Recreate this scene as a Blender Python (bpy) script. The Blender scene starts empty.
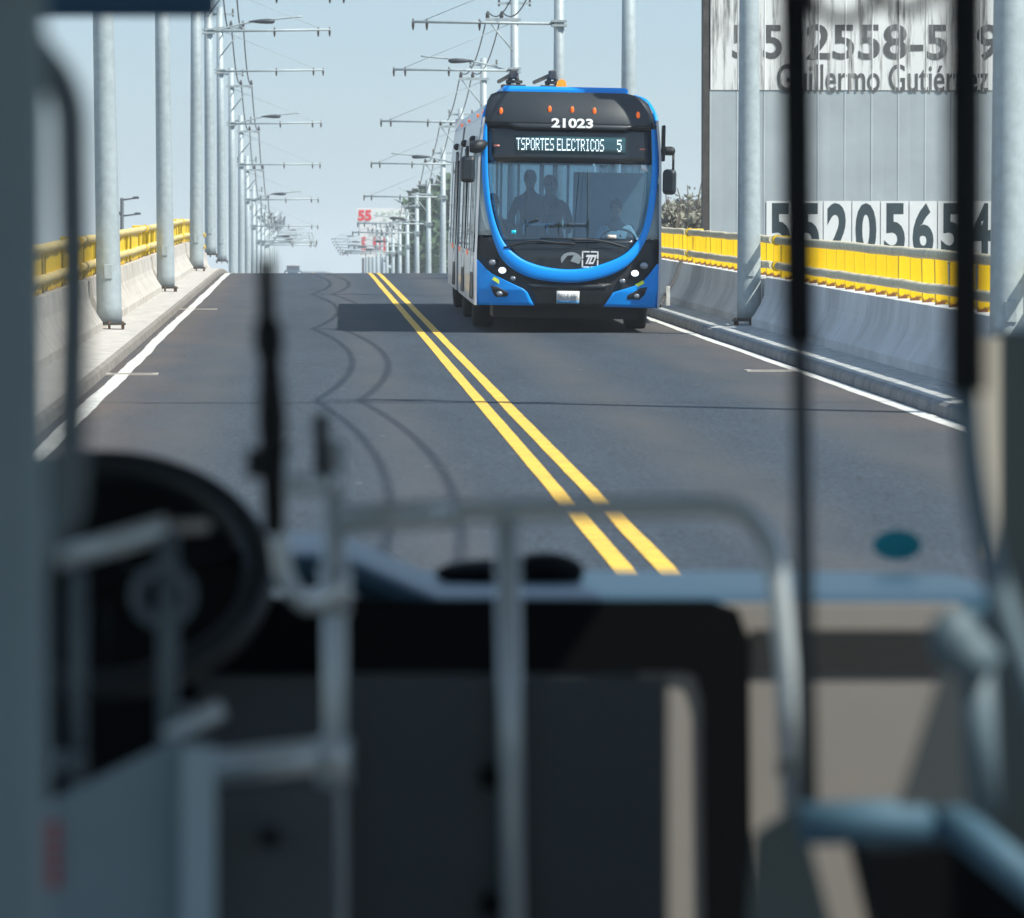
import bpy, bmesh, math, random
from mathutils import Vector, Matrix, Euler
random.seed(7)
R = math.radians
SC = bpy.context.scene
COL = SC.collection

# ------------------------------------------------------------------ camera
FPX = 5300.0            # focal length in picture pixels
HAZE = 0.00042
GR = 0.0165             # the near carriageway climbs at this grade
CAMZ = 1.75
cam_d = bpy.data.cameras.new('camera')
cam = bpy.data.objects.new('camera', cam_d)
COL.objects.link(cam)
SC.camera = cam
cam_d.sensor_width = 36.0
cam_d.lens = FPX / 1024.0 * 36.0
cam_d.clip_start = 0.05
cam_d.clip_end = 12000
cam_d.dof.use_dof = True
cam_d.dof.focus_distance = 72.0
cam_d.dof.aperture_fstop = 6.5
cam.location = (0, 0, CAMZ)
pitch, yaw = -0.0327, -0.0389


def cam_rot(p, y):
    return Matrix.Rotation(y, 3, 'Z') @ Matrix.Rotation(math.pi / 2 + p, 3, 'X')


# aim so that the near road vanishes at pixel (306, 198)
_cx, _cy = (306 - 512) / FPX, (459 - 198) / FPX
for _ in range(20):
    _y = math.cos(pitch) - _cy * math.sin(pitch)
    pitch += GR - (_cy * math.cos(pitch) + math.sin(pitch)) / math.hypot(_cx, _y)
yaw = math.atan2(_cx, _y)
CR = cam_rot(pitch, yaw)
cam.rotation_euler = CR.to_euler()

# ------------------------------------------------------------------ world, sun, exposure
SUN = Vector((4.65, -3.0, 6.9)).normalized()
world = bpy.data.worlds.new('World')
SC.world = world
world.use_nodes = True
wn = world.node_tree
bg = wn.nodes['Background']
sky = wn.nodes.new('ShaderNodeTexSky')
sky.sky_type = 'NISHITA'
sky.sun_disc = False
sky.sun_elevation = math.asin(SUN.z)
sky.sun_rotation = math.atan2(SUN.x, SUN.y)
sky.air_density = 1.0
sky.dust_density = 0.6
sky.ozone_density = 2.0
tint = wn.nodes.new('ShaderNodeMix')
tint.data_type = 'RGBA'
tint.blend_type = 'MULTIPLY'
tint.inputs['Factor'].default_value = 1.0
tint.inputs['B'].default_value = (.90, .98, 1.10, 1)
wn.links.new(sky.outputs[0], tint.inputs['A'])
veil = wn.nodes.new('ShaderNodeMix')        # thin high haze evens the whole sky out
veil.data_type = 'RGBA'
veil.inputs['Factor'].default_value = 0.6
veil.inputs['B'].default_value = (2.0, 2.68, 3.35, 1)
wn.links.new(tint.outputs['Result'], veil.inputs['A'])
wn.links.new(veil.outputs['Result'], bg.inputs['Color'])
bg.inputs['Strength'].default_value = 0.13
sun_d = bpy.data.lights.new('sun', 'SUN')
sun_d.energy = 4.8
sun_d.angle = R(0.5)
sun_d.color = (1.0, 0.94, 0.83)
sun = bpy.data.objects.new('sun', sun_d)
COL.objects.link(sun)
sun.rotation_euler = SUN.to_track_quat('Z', 'Y').to_euler()
SC.view_settings.view_transform = 'Standard'
SC.view_settings.look = 'None'
SC.view_settings.gamma = 1.0
SC.view_settings.exposure = 0.42
SC.render.engine = 'CYCLES'
SC.cycles.use_denoising = True
SC.cycles.max_bounces = 10
SC.cycles.transparent_max_bounces = 24
SC.cycles.volume_bounces = 2
SC.cycles.caustics_reflective = False
SC.cycles.caustics_refractive = False
SC.cycles.sample_clamp_indirect = 6.0

# ------------------------------------------------------------------ helpers


def hermite(knots):
    xs = [k[0] for k in knots]
    ys = [k[1] for k in knots]
    n = len(xs)
    d = [(ys[i + 1] - ys[i]) / (xs[i + 1] - xs[i]) for i in range(n - 1)]
    m = [d[0]] + [0.0 if d[i - 1] * d[i] < 0 else (d[i - 1] + d[i]) / 2 for i in range(1, n - 1)] + [d[-1]]

    def f(x):
        if x <= xs[0]:
            return ys[0]
        if x >= xs[-1]:
            return ys[-1] + m[-1] * (x - xs[-1])
        i = max(k for k in range(n - 1) if xs[k] <= x)
        h = xs[i + 1] - xs[i]
        t = (x - xs[i]) / h
        return ((2 * t**3 - 3 * t**2 + 1) * ys[i] + (t**3 - 2 * t**2 + t) * h * m[i]
                + (-2 * t**3 + 3 * t**2) * ys[i + 1] + (t**3 - t**2) * h * m[i + 1])
    return f


_K0 = [(-60, 0), (119.7, 0)]
_K1 = hermite([(119.7, 0), (123, -.0096), (126, -.035), (131.7, -.127), (144, -.5), (170, -1.25), (195, -2.1), (221, -3.3),
               (246, -4.5), (272, -5.7), (297, -6.6), (350, -7.6), (450, -7.9), (600, -7.53), (800, -10.0), (1500, -19)])


def prof(d):
    return 0.0 if d <= 119.7 else _K1(d)


def RZ(d):
    return prof(d) + GR * d


def P(px, py, d):
    """the point that lies d metres ahead on the line of sight measured at a picture pixel"""
    r = CR @ Vector(((px - 512) / FPX, (459 - py) / FPX, -1.0))
    return Vector((0, 0, CAMZ)) + r * (d / r.y)


def lerp(a, b, t):
    return a + (b - a) * t


class MB:
    def __init__(self):
        self.v, self.f, self.s = [], [], []

    def add(self, vs, fs, smooth=False):
        o = len(self.v)
        self.v += [Vector(p) for p in vs]
        self.f += [tuple(i + o for i in f) for f in fs]
        self.s += [smooth] * len(fs)
        return self

    def box(self, lo, hi, bev=0.0, M=None):
        bm = bmesh.new()
        bmesh.ops.create_cube(bm, size=1.0)
        c = [(lo[i] + hi[i]) / 2 for i in range(3)]
        s = [abs(hi[i] - lo[i]) for i in range(3)]
        for v in bm.verts:
            v.co = Vector((c[0] + v.co.x * s[0], c[1] + v.co.y * s[1], c[2] + v.co.z * s[2]))
        if bev > 0:
            bmesh.ops.bevel(bm, geom=list(bm.edges), offset=min(bev, min(s) * .45), segments=2, profile=.5, affect='EDGES')
        bm.verts.index_update()
        vs = [(M @ v.co if M is not None else v.co.copy()) for v in bm.verts]
        self.add(vs, [[v.index for v in f.verts] for f in bm.faces], False)
        bm.free()
        return self

    def tube(self, pts, r, n=10, caps=True, smooth=True):
        pts = [Vector(p) for p in pts]
        rs = r if isinstance(r, (list, tuple)) else [r] * len(pts)
        t0 = (pts[1] - pts[0]).normalized()
        up = Vector((0, 0, 1)) if abs(t0.z) < .9 else Vector((0, 1, 0))
        a = t0.cross(up).normalized()
        vs, fs = [], []
        for i, p in enumerate(pts):
            t = (pts[min(i + 1, len(pts) - 1)] - pts[max(i - 1, 0)]).normalized()
            a = (a - t * a.dot(t)).normalized()
            b = t.cross(a)
            for k in range(n):
                an = 2 * math.pi * k / n
                vs.append(p + (a * math.cos(an) + b * math.sin(an)) * rs[i])
        for i in range(len(pts) - 1):
            for k in range(n):
                k2 = (k + 1) % n
                fs.append((i * n + k, i * n + k2, (i + 1) * n + k2, (i + 1) * n + k))
        self.add(vs, fs, smooth)
        if caps:
            L = (len(pts) - 1) * n
            o = len(self.v) - len(vs)
            self.f += [tuple(o + k for k in range(n))[::-1], tuple(o + L + k for k in range(n))]
            self.s += [False, False]
        return self

    def disc(self, c, ax, r, h, n=20, r2=None):
        ax = Vector(ax).normalized()
        c = Vector(c)
        return self.tube([c, c + ax * h], [r, r if r2 is None else r2], n)

    def ball(self, c, r, seg=14, rings=8, sc=(1, 1, 1)):
        vs, fs = [], []
        c = Vector(c)
        for i in range(rings + 1):
            th = math.pi * i / rings
            for k in range(seg):
                ph = 2 * math.pi * k / seg
                vs.append(c + Vector((r * sc[0] * math.sin(th) * math.cos(ph), r * sc[1] * math.sin(th) * math.sin(ph), r * sc[2] * math.cos(th))))
        for i in range(rings):
            for k in range(seg):
                k2 = (k + 1) % seg
                fs.append((i * seg + k, (i + 1) * seg + k, (i + 1) * seg + k2, i * seg + k2))
        return self.add(vs, fs, True)

    def prism(self, poly, ext):
        """closed polygon of 3-D points pushed along ext"""
        poly = [Vector(p) for p in poly]
        ext = Vector(ext)
        n = len(poly)
        vs = poly + [p + ext for p in poly]
        fs = [tuple(range(n)), tuple(range(n, 2 * n))[::-1]] + [(i, i + n, (i + 1) % n + n, (i + 1) % n) for i in range(n)]
        return self.add(vs, fs)

    def grid(self, rows, smooth=True, closed=False):
        """rows of equally many points"""
        n = len(rows[0])
        vs = [p for r_ in rows for p in r_]
        fs = []
        for i in range(len(rows) - 1):
            for k in range(n if closed else n - 1):
                k2 = (k + 1) % n
                fs.append((i * n + k, i * n + k2, (i + 1) * n + k2, (i + 1) * n + k))
        return self.add(vs, fs, smooth)

    def build(self, name, m, parent=None, org=None, fix=True, xform=None):
        me = bpy.data.meshes.new(name)
        o = Vector(org) if org is not None else Vector((0, 0, 0))
        vs = self.v if xform is None else [xform @ p for p in self.v]
        me.from_pydata([tuple(p - o) for p in vs], [], self.f)
        me.polygons.foreach_set('use_smooth', self.s)
        me.update()
        if fix:
            bm = bmesh.new()
            bm.from_mesh(me)
            bmesh.ops.recalc_face_normals(bm, faces=list(bm.faces))
            bm.to_mesh(me)
            bm.free()
        ob = bpy.data.objects.new(name, me)
        COL.objects.link(ob)
        if m is not None:
            me.materials.append(m)
        if parent is not None:
            ob.parent = parent
        return ob


def fillet(pts, rad, seg=6):
    pts = [Vector(p) for p in pts]
    out = [pts[0]]
    for i in range(1, len(pts) - 1):
        a, b, c = pts[i - 1], pts[i], pts[i + 1]
        r = min(rad, (a - b).length * .48, (c - b).length * .48)
        p, q = b + (a - b).normalized() * r, b + (c - b).normalized() * r
        for k in range(seg + 1):
            t = k / seg
            out.append(p * (1 - t)**2 + b * 2 * t * (1 - t) + q * t * t)
    return out + [pts[-1]]


def smooth_path(pts, n=6):
    pts = [Vector(p) for p in pts]
    out = []
    for i in range(len(pts) - 1):
        p0, p1, p2, p3 = pts[max(i - 1, 0)], pts[i], pts[i + 1], pts[min(i + 2, len(pts) - 1)]
        for k in range(n):
            t = k / n
            out.append(.5 * ((2 * p1) + (p2 - p0) * t + (2 * p0 - 5 * p1 + 4 * p2 - p3) * t * t + (3 * p1 - p0 - 3 * p2 + p3) * t**3))
    return out + [pts[-1]]


def thing(name, label, cat, loc=(0, 0, 0), group=None, rot=None):
    o = bpy.data.objects.new(name, None)
    COL.objects.link(o)
    o.location = loc
    o.empty_display_size = .3
    if rot:
        o.rotation_euler = rot
    return tag(o, label, cat, group)


def tag(o, label, cat, group=None):
    o['label'] = label
    o['category'] = cat
    if group:
        o['group'] = group
    return o


def struct(o, kind='structure'):
    o['kind'] = kind
    return o


def copy_tree(o, parent=None):
    c = o.copy()
    COL.objects.link(c)
    if parent is not None:
        c.parent = parent
    for ch in list(o.children):
        copy_tree(ch, c)
    return c


# ---- materials
def mat(name, col, rough=.6, metal=0.0, var=0.0, vscale=4.0, vcol=None, bump=0.0, bscale=40.0, coat=0.0, emit=None, es=0.0, spec=None, stretch=None):
    m = bpy.data.materials.new(name)
    m.use_nodes = True
    nt = m.node_tree
    b = nt.nodes['Principled BSDF']
    b.inputs['Base Color'].default_value = (*col, 1)
    b.inputs['Roughness'].default_value = rough
    b.inputs['Metallic'].default_value = metal
    b.inputs['Coat Weight'].default_value = coat
    if spec is not None:
        b.inputs['Specular IOR Level'].default_value = spec
    if emit:
        b.inputs['Emission Color'].default_value = (*emit, 1)
        b.inputs['Emission Strength'].default_value = es
    if var or bump:
        tc = nt.nodes.new('ShaderNodeTexCoord')
        mp = nt.nodes.new('ShaderNodeMapping')
        nt.links.new(tc.outputs['Object'], mp.inputs['Vector'])
        if stretch:
            mp.inputs['Scale'].default_value = stretch
    if var:
        n = nt.nodes.new('ShaderNodeTexNoise')
        n.inputs['Scale'].default_value = vscale
        n.inputs['Detail'].default_value = 6
        n.inputs['Roughness'].default_value = .65
        nt.links.new(mp.outputs[0], n.inputs['Vector'])
        rp = nt.nodes.new('ShaderNodeValToRGB')
        rp.color_ramp.elements[0].position = .32
        rp.color_ramp.elements[1].position = .68
        lo = vcol if vcol else tuple(c * (1 - var) for c in col)
        hi = tuple(min(1, c * (1 + var * .5)) for c in col)
        rp.color_ramp.elements[0].color = (*lo, 1)
        rp.color_ramp.elements[1].color = (*hi, 1)
        nt.links.new(n.outputs['Fac'], rp.inputs['Fac'])
        nt.links.new(rp.outputs['Color'], b.inputs['Base Color'])
    if bump:
        n2 = nt.nodes.new('ShaderNodeTexNoise')
        n2.inputs['Scale'].default_value = bscale
        n2.inputs['Detail'].default_value = 4
        nt.links.new(mp.outputs[0], n2.inputs['Vector'])
        bp = nt.nodes.new('ShaderNodeBump')
        bp.inputs['Strength'].default_value = bump
        bp.inputs['Distance'].default_value = .02
        nt.links.new(n2.outputs['Fac'], bp.inputs['Height'])
        nt.links.new(bp.outputs['Normal'], b.inputs['Normal'])
    return m


def glass_mat(name, tint, refl=.06, rough=.0):
    m = bpy.data.materials.new(name)
    m.use_nodes = True
    nt = m.node_tree
    for n in list(nt.nodes):
        if n.type == 'BSDF_PRINCIPLED':
            nt.nodes.remove(n)
    out = nt.nodes['Material Output']
    tr = nt.nodes.new('ShaderNodeBsdfTransparent')
    tr.inputs['Color'].default_value = (*tint, 1)
    gl = nt.nodes.new('ShaderNodeBsdfGlossy')
    gl.inputs['Roughness'].default_value = rough
    lw = nt.nodes.new('ShaderNodeLayerWeight')
    lw.inputs['Blend'].default_value = .5
    fr = nt.nodes.new('ShaderNodeMath')
    fr.operation = 'POWER'
    fr.inputs[1].default_value = 5.0
    nt.links.new(lw.outputs['Facing'], fr.inputs[0])
    ad = nt.nodes.new('ShaderNodeMath')
    ad.operation = 'ADD'
    ad.inputs[1].default_value = refl
    ad.use_clamp = True
    mx = nt.nodes.new('ShaderNodeMixShader')
    nt.links.new(fr.outputs[0], ad.inputs[0])
    nt.links.new(ad.outputs[0], mx.inputs['Fac'])
    nt.links.new(tr.outputs[0], mx.inputs[1])
    nt.links.new(gl.outputs[0], mx.inputs[2])
    nt.links.new(mx.outputs[0], out.inputs['Surface'])
    return m


def clear_mat(name, tint):
    m = bpy.data.materials.new(name)
    m.use_nodes = True
    nt = m.node_tree
    for n in list(nt.nodes):
        if n.type == 'BSDF_PRINCIPLED':
            nt.nodes.remove(n)
    tr = nt.nodes.new('ShaderNodeBsdfTransparent')
    tr.inputs['Color'].default_value = (*tint, 1)
    nt.links.new(tr.outputs[0], nt.nodes['Material Output'].inputs['Surface'])
    return m


def text_mb(body, x0, x1, z0, z1, off=0.0, depth=.01, origin=None, shear=0.0):
    """lettering that fills the box x0..x1, z0..z1, facing -Y at y=0"""
    cu = bpy.data.curves.new('lettering', 'FONT')
    cu.body = body
    cu.size = 1.0
    cu.offset = off
    cu.extrude = .01
    cu.resolution_u = 4
    cu.shear = shear
    ob = bpy.data.objects.new('lettering', cu)
    COL.objects.link(ob)
    dg = bpy.context.evaluated_depsgraph_get()
    me = bpy.data.meshes.new_from_object(ob.evaluated_get(dg))
    bpy.data.objects.remove(ob)
    xs = [v.co.x for v in me.vertices]
    ys = [v.co.y for v in me.vertices]
    a, b, c, d = min(xs), max(xs), min(ys), max(ys)
    mb = MB()
    mb.add([Vector((lerp(x0, x1, (v.co.x - a) / (b - a)), -depth if v.co.z > 0 else 0.0, lerp(z0, z1, (v.co.y - c) / (d - c)))) for v in me.vertices],
           [tuple(p.vertices) for p in me.polygons])
    bpy.data.meshes.remove(me)
    return mb
# ------------------------------------------------------------------ materials of the place


def road_material():
    m = mat('asphalt', (.066, .075, .086), rough=.85, spec=.3)
    nt = m.node_tree
    b = nt.nodes['Principled BSDF']
    N, L = nt.nodes.new, nt.links.new
    tc = N('ShaderNodeTexCoord')

    def noise(scale, stretch, detail=5):
        mp = N('ShaderNodeMapping')
        mp.inputs['Scale'].default_value = stretch
        L(tc.outputs['Object'], mp.inputs['Vector'])
        n = N('ShaderNodeTexNoise')
        n.inputs['Scale'].default_value = scale
        n.inputs['Detail'].default_value = detail
        L(mp.outputs[0], n.inputs['Vector'])
        return n.outputs['Fac']

    def ramp(fac, p0, c0, p1, c1):
        r = N('ShaderNodeValToRGB')
        r.color_ramp.elements[0].position = p0
        r.color_ramp.elements[1].position = p1
        r.color_ramp.elements[0].color = (*c0, 1)
        r.color_ramp.elements[1].color = (*c1, 1)
        L(fac, r.inputs['Fac'])
        return r.outputs['Color']

    def mix(kind, fac, a, c):
        x = N('ShaderNodeMix')
        x.data_type = 'RGBA'
        x.blend_type = kind
        if isinstance(fac, float):
            x.inputs['Factor'].default_value = fac
        else:
            L(fac, x.inputs['Factor'])
        L(a, x.inputs['A'])
        if isinstance(c, tuple):
            x.inputs['B'].default_value = (*c, 1)
        else:
            L(c, x.inputs['B'])
        return x.outputs['Result']
    base = ramp(noise(2.2, (1, .12, 1)), .25, (.039, .053, .069), .75, (.055, .071, .090))
    grain = ramp(noise(34, (1, .35, 1), 3), .3, (.6, .6, .6), .7, (1.4, 1.4, 1.4))
    c = mix('MULTIPLY', 1.0, base, grain)
    # brown dust that gathers along both kerbs, and paler wheel tracks
    sx = N('ShaderNodeSeparateXYZ')
    L(tc.outputs['Object'], sx.inputs[0])

    def near(x, w):
        s = N('ShaderNodeMath'); s.operation = 'SUBTRACT'; s.inputs[1].default_value = x
        L(sx.outputs['X'], s.inputs[0])
        a = N('ShaderNodeMath'); a.operation = 'ABSOLUTE'
        L(s.outputs[0], a.inputs[0])
        q = N('ShaderNodeMapRange'); q.interpolation_type = 'SMOOTHSTEP'
        q.inputs['From Min'].default_value = 0; q.inputs['From Max'].default_value = w
        q.inputs['To Min'].default_value = 1; q.inputs['To Max'].default_value = 0
        L(a.outputs[0], q.inputs['Value'])
        return q.outputs['Result']
    dn = noise(1.3, (1, .25, 1))
    for x, w, col in ((-1.9, 1.2, (.150, .112, .088)), (5.0, 1.2, (.135, .110, .092)), (2.6, .6, (.092, .090, .088)), (4.1, .55, (.090, .089, .088)), (-.9, .5, (.088, .088, .088)), (.7, .5, (.085, .086, .088))):
        q = N('ShaderNodeMath'); q.operation = 'MULTIPLY'
        L(near(x, w), q.inputs[0]); L(dn, q.inputs[1])
        c = mix('MIX', q.outputs[0], c, col)
    # small pale chips and spots of dirt
    v = N('ShaderNodeTexVoronoi')
    v.inputs['Scale'].default_value = 1.1
    L(tc.outputs['Object'], v.inputs['Vector'])
    sp = N('ShaderNodeMath'); sp.operation = 'LESS_THAN'; sp.inputs[1].default_value = .035
    L(v.outputs['Distance'], sp.inputs[0])
    c = mix('MIX', sp.outputs[0], c, (.20, .20, .20))
    L(c, b.inputs['Base Color'])
    bp = N('ShaderNodeBump'); bp.inputs['Strength'].default_value = .35; bp.inputs['Distance'].default_value = .01
    L(noise(120, (1, 1, 1), 2), bp.inputs['Height'])
    L(bp.outputs[0], b.inputs['Normal'])
    return m


M_ROAD = road_material()
M_WHITE_LINE = mat('white_line_paint', (.74, .74, .70), rough=.7, var=.25, vscale=9, vcol=(.45, .44, .41), bump=.2)
M_YELLOW_LINE = mat('yellow_line_paint', (.92, .53, .06), rough=.7, var=.3, vscale=6, vcol=(.66, .40, .07), bump=.2)
M_CONC_PALE = mat('pale_concrete', (.56, .52, .465), rough=.9, var=.3, vscale=1.9, bump=.35, bscale=25)
M_CONC_GREY = mat('grey_concrete', (.62, .645, .655), rough=.9, var=.26, vscale=1.0, bump=.3, bscale=25, stretch=(1, .8, .6))
M_WALK_R = mat('gritty_grey_pavement', (.46, .48, .48), rough=.9, var=.45, vscale=7, bump=.4, bscale=40)
M_JOINT = mat('joint_sealant', (.040, .050, .060), rough=.8)
M_GALV = mat('galvanised_steel', (.42, .485, .505), rough=.55, metal=.15, var=.15, vscale=8, bump=.05, bscale=60)
M_STEEL_DK = mat('dark_steel', (.09, .085, .08), rough=.6, metal=.3, var=.4, vscale=20)
M_RUST = mat('rusty_plate', (.16, .09, .055), rough=.85, var=.5, vscale=14)
M_CABLE = mat('cable_sheath', (.03, .035, .04), rough=.6)
M_PORC = mat('insulator', (.07, .055, .05), rough=.35)
M_LAMP = mat('lamp_housing', (.05, .06, .07), rough=.5, var=.15)
M_GROUND = mat('dusty_ground', (.30, .28, .24), rough=1.0, var=.35, vscale=.02, vcol=(.16, .17, .12))


def rail_materials():
    m = mat('yellow_post_paint', (.80, .52, .015), rough=.5, spec=.4)
    nt = m.node_tree
    b = nt.nodes['Principled BSDF']
    N, L = nt.nodes.new, nt.links.new
    tc = N('ShaderNodeTexCoord')
    sx = N('ShaderNodeSeparateXYZ')
    L(tc.outputs['Object'], sx.inputs[0])
    n = N('ShaderNodeTexNoise')
    n.inputs['Scale'].default_value = 16
    n.inputs['Detail'].default_value = 5
    L(tc.outputs['Object'], n.inputs['Vector'])
    # rust creeping up from the feet of the posts
    k = N('ShaderNodeMath'); k.operation = 'MULTIPLY_ADD'; k.inputs[1].default_value = .34; k.inputs[2].default_value = -.125
    L(n.outputs['Fac'], k.inputs[0])
    s = N('ShaderNodeMath'); s.operation = 'SUBTRACT'
    L(k.outputs[0], s.inputs[0]); L(sx.outputs['Z'], s.inputs[1])
    q = N('ShaderNodeMapRange'); q.inputs['From Min'].default_value = 0; q.inputs['From Max'].default_value = .05
    L(s.outputs[0], q.inputs['Value'])
    r = N('ShaderNodeValToRGB')
    r.color_ramp.elements[0].color = (.90, .56, .004, 1)
    r.color_ramp.elements[1].color = (.96, .68, .008, 1)
    L(n.outputs['Fac'], r.inputs['Fac'])
    x = N('ShaderNodeMix'); x.data_type = 'RGBA'
    L(q.outputs['Result'], x.inputs['Factor']); L(r.outputs['Color'], x.inputs['A'])
    x.inputs['B'].default_value = (.22, .09, .03, 1)
    L(x.outputs['Result'], b.inputs['Base Color'])
    return m


M_YPOST = rail_materials()
M_YRAIL = mat('dusty_yellow_rail', (.82, .62, .20), rough=.65, var=.25, vscale=6, vcol=(.62, .50, .26))
M_YRAIL_R = mat('dusty_beige_rail', (.72, .64, .42), rough=.7, var=.3, vscale=6, vcol=(.56, .52, .40))


# ------------------------------------------------------------------ ground, deck, road, pavements, markings
def stations(a, b):
    out, d = [], a
    while d < b:
        out.append(d)
        d += 2.0 if d < 110 else (1.0 if d < 140 else (4.0 if d < 320 else 25.0))
    return out + [b]


def ribbon(name, m, x0, x1, dz, a=-25, b=1500, jit=0.0, thick=0.0, gaps=None, nx=1):
    mb = MB()
    rows = []
    rnd = random.Random(name)
    w0 = w1 = 0.0
    st = stations(a, b)
    if jit:
        st = [a + i * .7 for i in range(int((min(b, 135) - a) / .7))] + [d for d in stations(135, b)] if b > 135 else [a + i * .7 for i in range(int((b - a) / .7) + 1)]
    for d in st:
        if jit and d < 135:
            w0 = w0 * .8 + rnd.uniform(-jit, jit)
            w1 = w1 * .8 + rnd.uniform(-jit, jit)
        rows.append([Vector((lerp(x0 + w0, x1 + w1, i / nx), d, RZ(d) + dz)) for i in range(nx + 1)])
    mb.grid(rows)
    return struct(mb.build(name, m))


ground = MB().grid([[Vector((x, y, -8.0)) for x in (-3000, -200, 200, 3000)] for y in (-300, 100, 600, 3600)], smooth=False).build('ground', M_GROUND)
struct(ground)
ribbon('road', M_ROAD, -1.99, 5.11, 0.0, nx=4)


def slab(name, m, prof_pts, a=-25, b=1500):
    rows = [[Vector((x, d, RZ(d) + z)) for x, z in prof_pts] for d in stations(a, b)]
    return struct(MB().grid(rows, smooth=False).build(name, m))


slab('bridge_deck', M_CONC_GREY, [(-3.0, -.03), (-3.35, -.03), (-3.35, -.5), (-2.2, -.9), (-1.2, -1.9), (4.3, -1.9), (5.3, -.9), (6.5, -.5), (6.5, -.03), (6.1, -.03)])
M_KERB_L = mat('dirty_kerb', (.27, .245, .215), rough=.95, var=.45, vscale=5, bump=.4)
M_KERB_R = mat('dark_grey_kerb', (.24, .25, .255), rough=.95, var=.4, vscale=5, bump=.4)
slab('kerb_left', M_KERB_L, [(-1.975, -.02), (-1.99, .085), (-2.03, .112)])
slab('kerb_right', M_KERB_R, [(5.095, -.02), (5.11, .085), (5.15, .112)])
M_WALK_L = mat('gritty_pale_pavement', (.52, .495, .46), rough=.95, var=.3, vscale=5, bump=.4, bscale=40)
slab('pavement_left', M_WALK_L, [(-2.03, .112), (-2.5, .125), (-3.3, .13), (-3.3, -.1)])
slab('pavement_right', M_WALK_R, [(5.15, .112), (5.66, .125), (6.45, .13), (6.45, -.1)])
ribbon('white_line_left', M_WHITE_LINE, -1.89, -1.755, .004, jit=.008)
ribbon('white_line_right', M_WHITE_LINE, 4.925, 5.055, .004, jit=.008)
ribbon('yellow_line_left', M_YELLOW_LINE, 1.444, 1.542, .004, jit=.0022)
ribbon('yellow_line_right', M_YELLOW_LINE, 1.647, 1.745, .004, jit=.0022)
for d in (45.4, 69.2, 93.0):
    mb = MB()
    rows = [[Vector((lerp(-1.99, 5.11, i / 30), d + .018 * math.sin(i * 1.7 + d) + k, RZ(d) + .0075 + GR * k)) for i in range(31)] for k in (0, .035)]
    mb.grid(rows)
    struct(mb.build('road_joint', M_JOINT))


def drain(x0, x1, d, label):
    t = thing('drain_grate', label, 'drain grate', (0, d, RZ(d)))
    fr = MB()
    z0, z1 = -.005, .012
    for (a, b, c, e) in ((x0, x1, -.22, -.16), (x0, x1, .16, .22), (x0, x0 + .05, -.16, .16), (x1 - .05, x1, -.16, .16)):
        fr.box((a, c, z0), (b, e, z1))
    fr.build('frame', M_CONC_PALE, t)
    MB().box((x0 + .05, -.16, -.005), (x1 - .05, .16, .0065)).build('pit', M_JOINT, t)
    g = MB()
    n = 12
    for i in range(n):
        x = lerp(x0 + .07, x1 - .07, i / (n - 1))
        g.box((x - .012, -.155, .0068), (x + .012, .155, .0105))
    g.build('grating', M_STEEL_DK, t)


drain(-1.98, -1.47, 52.7, 'drain grate crossing the left white line in front of the nearest left pole')
drain(-1.98, -1.40, 83.5, 'small faraway drain grate by the left white line before the crest')
drain(4.45, 4.93, 53.6, 'pale rimmed drain grate against the right white line near the black grab pole')

# ------------------------------------------------------------------ lamp and line poles
POLE_R = [17.3, 42.8, 68.0, 93.5, 119.5, 144.5, 170.0, 195.5, 221.0, 246.5, 272.0, 297.5] + [323 + 25.5 * i for i in range(8)]
POLE_L = [40.5, 66.0, 92.5, 118.5, 144.5, 170.0, 195.5, 221.0, 246.5, 272.0, 297.5] + [323 + 25.5 * i for i in range(8)]


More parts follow.
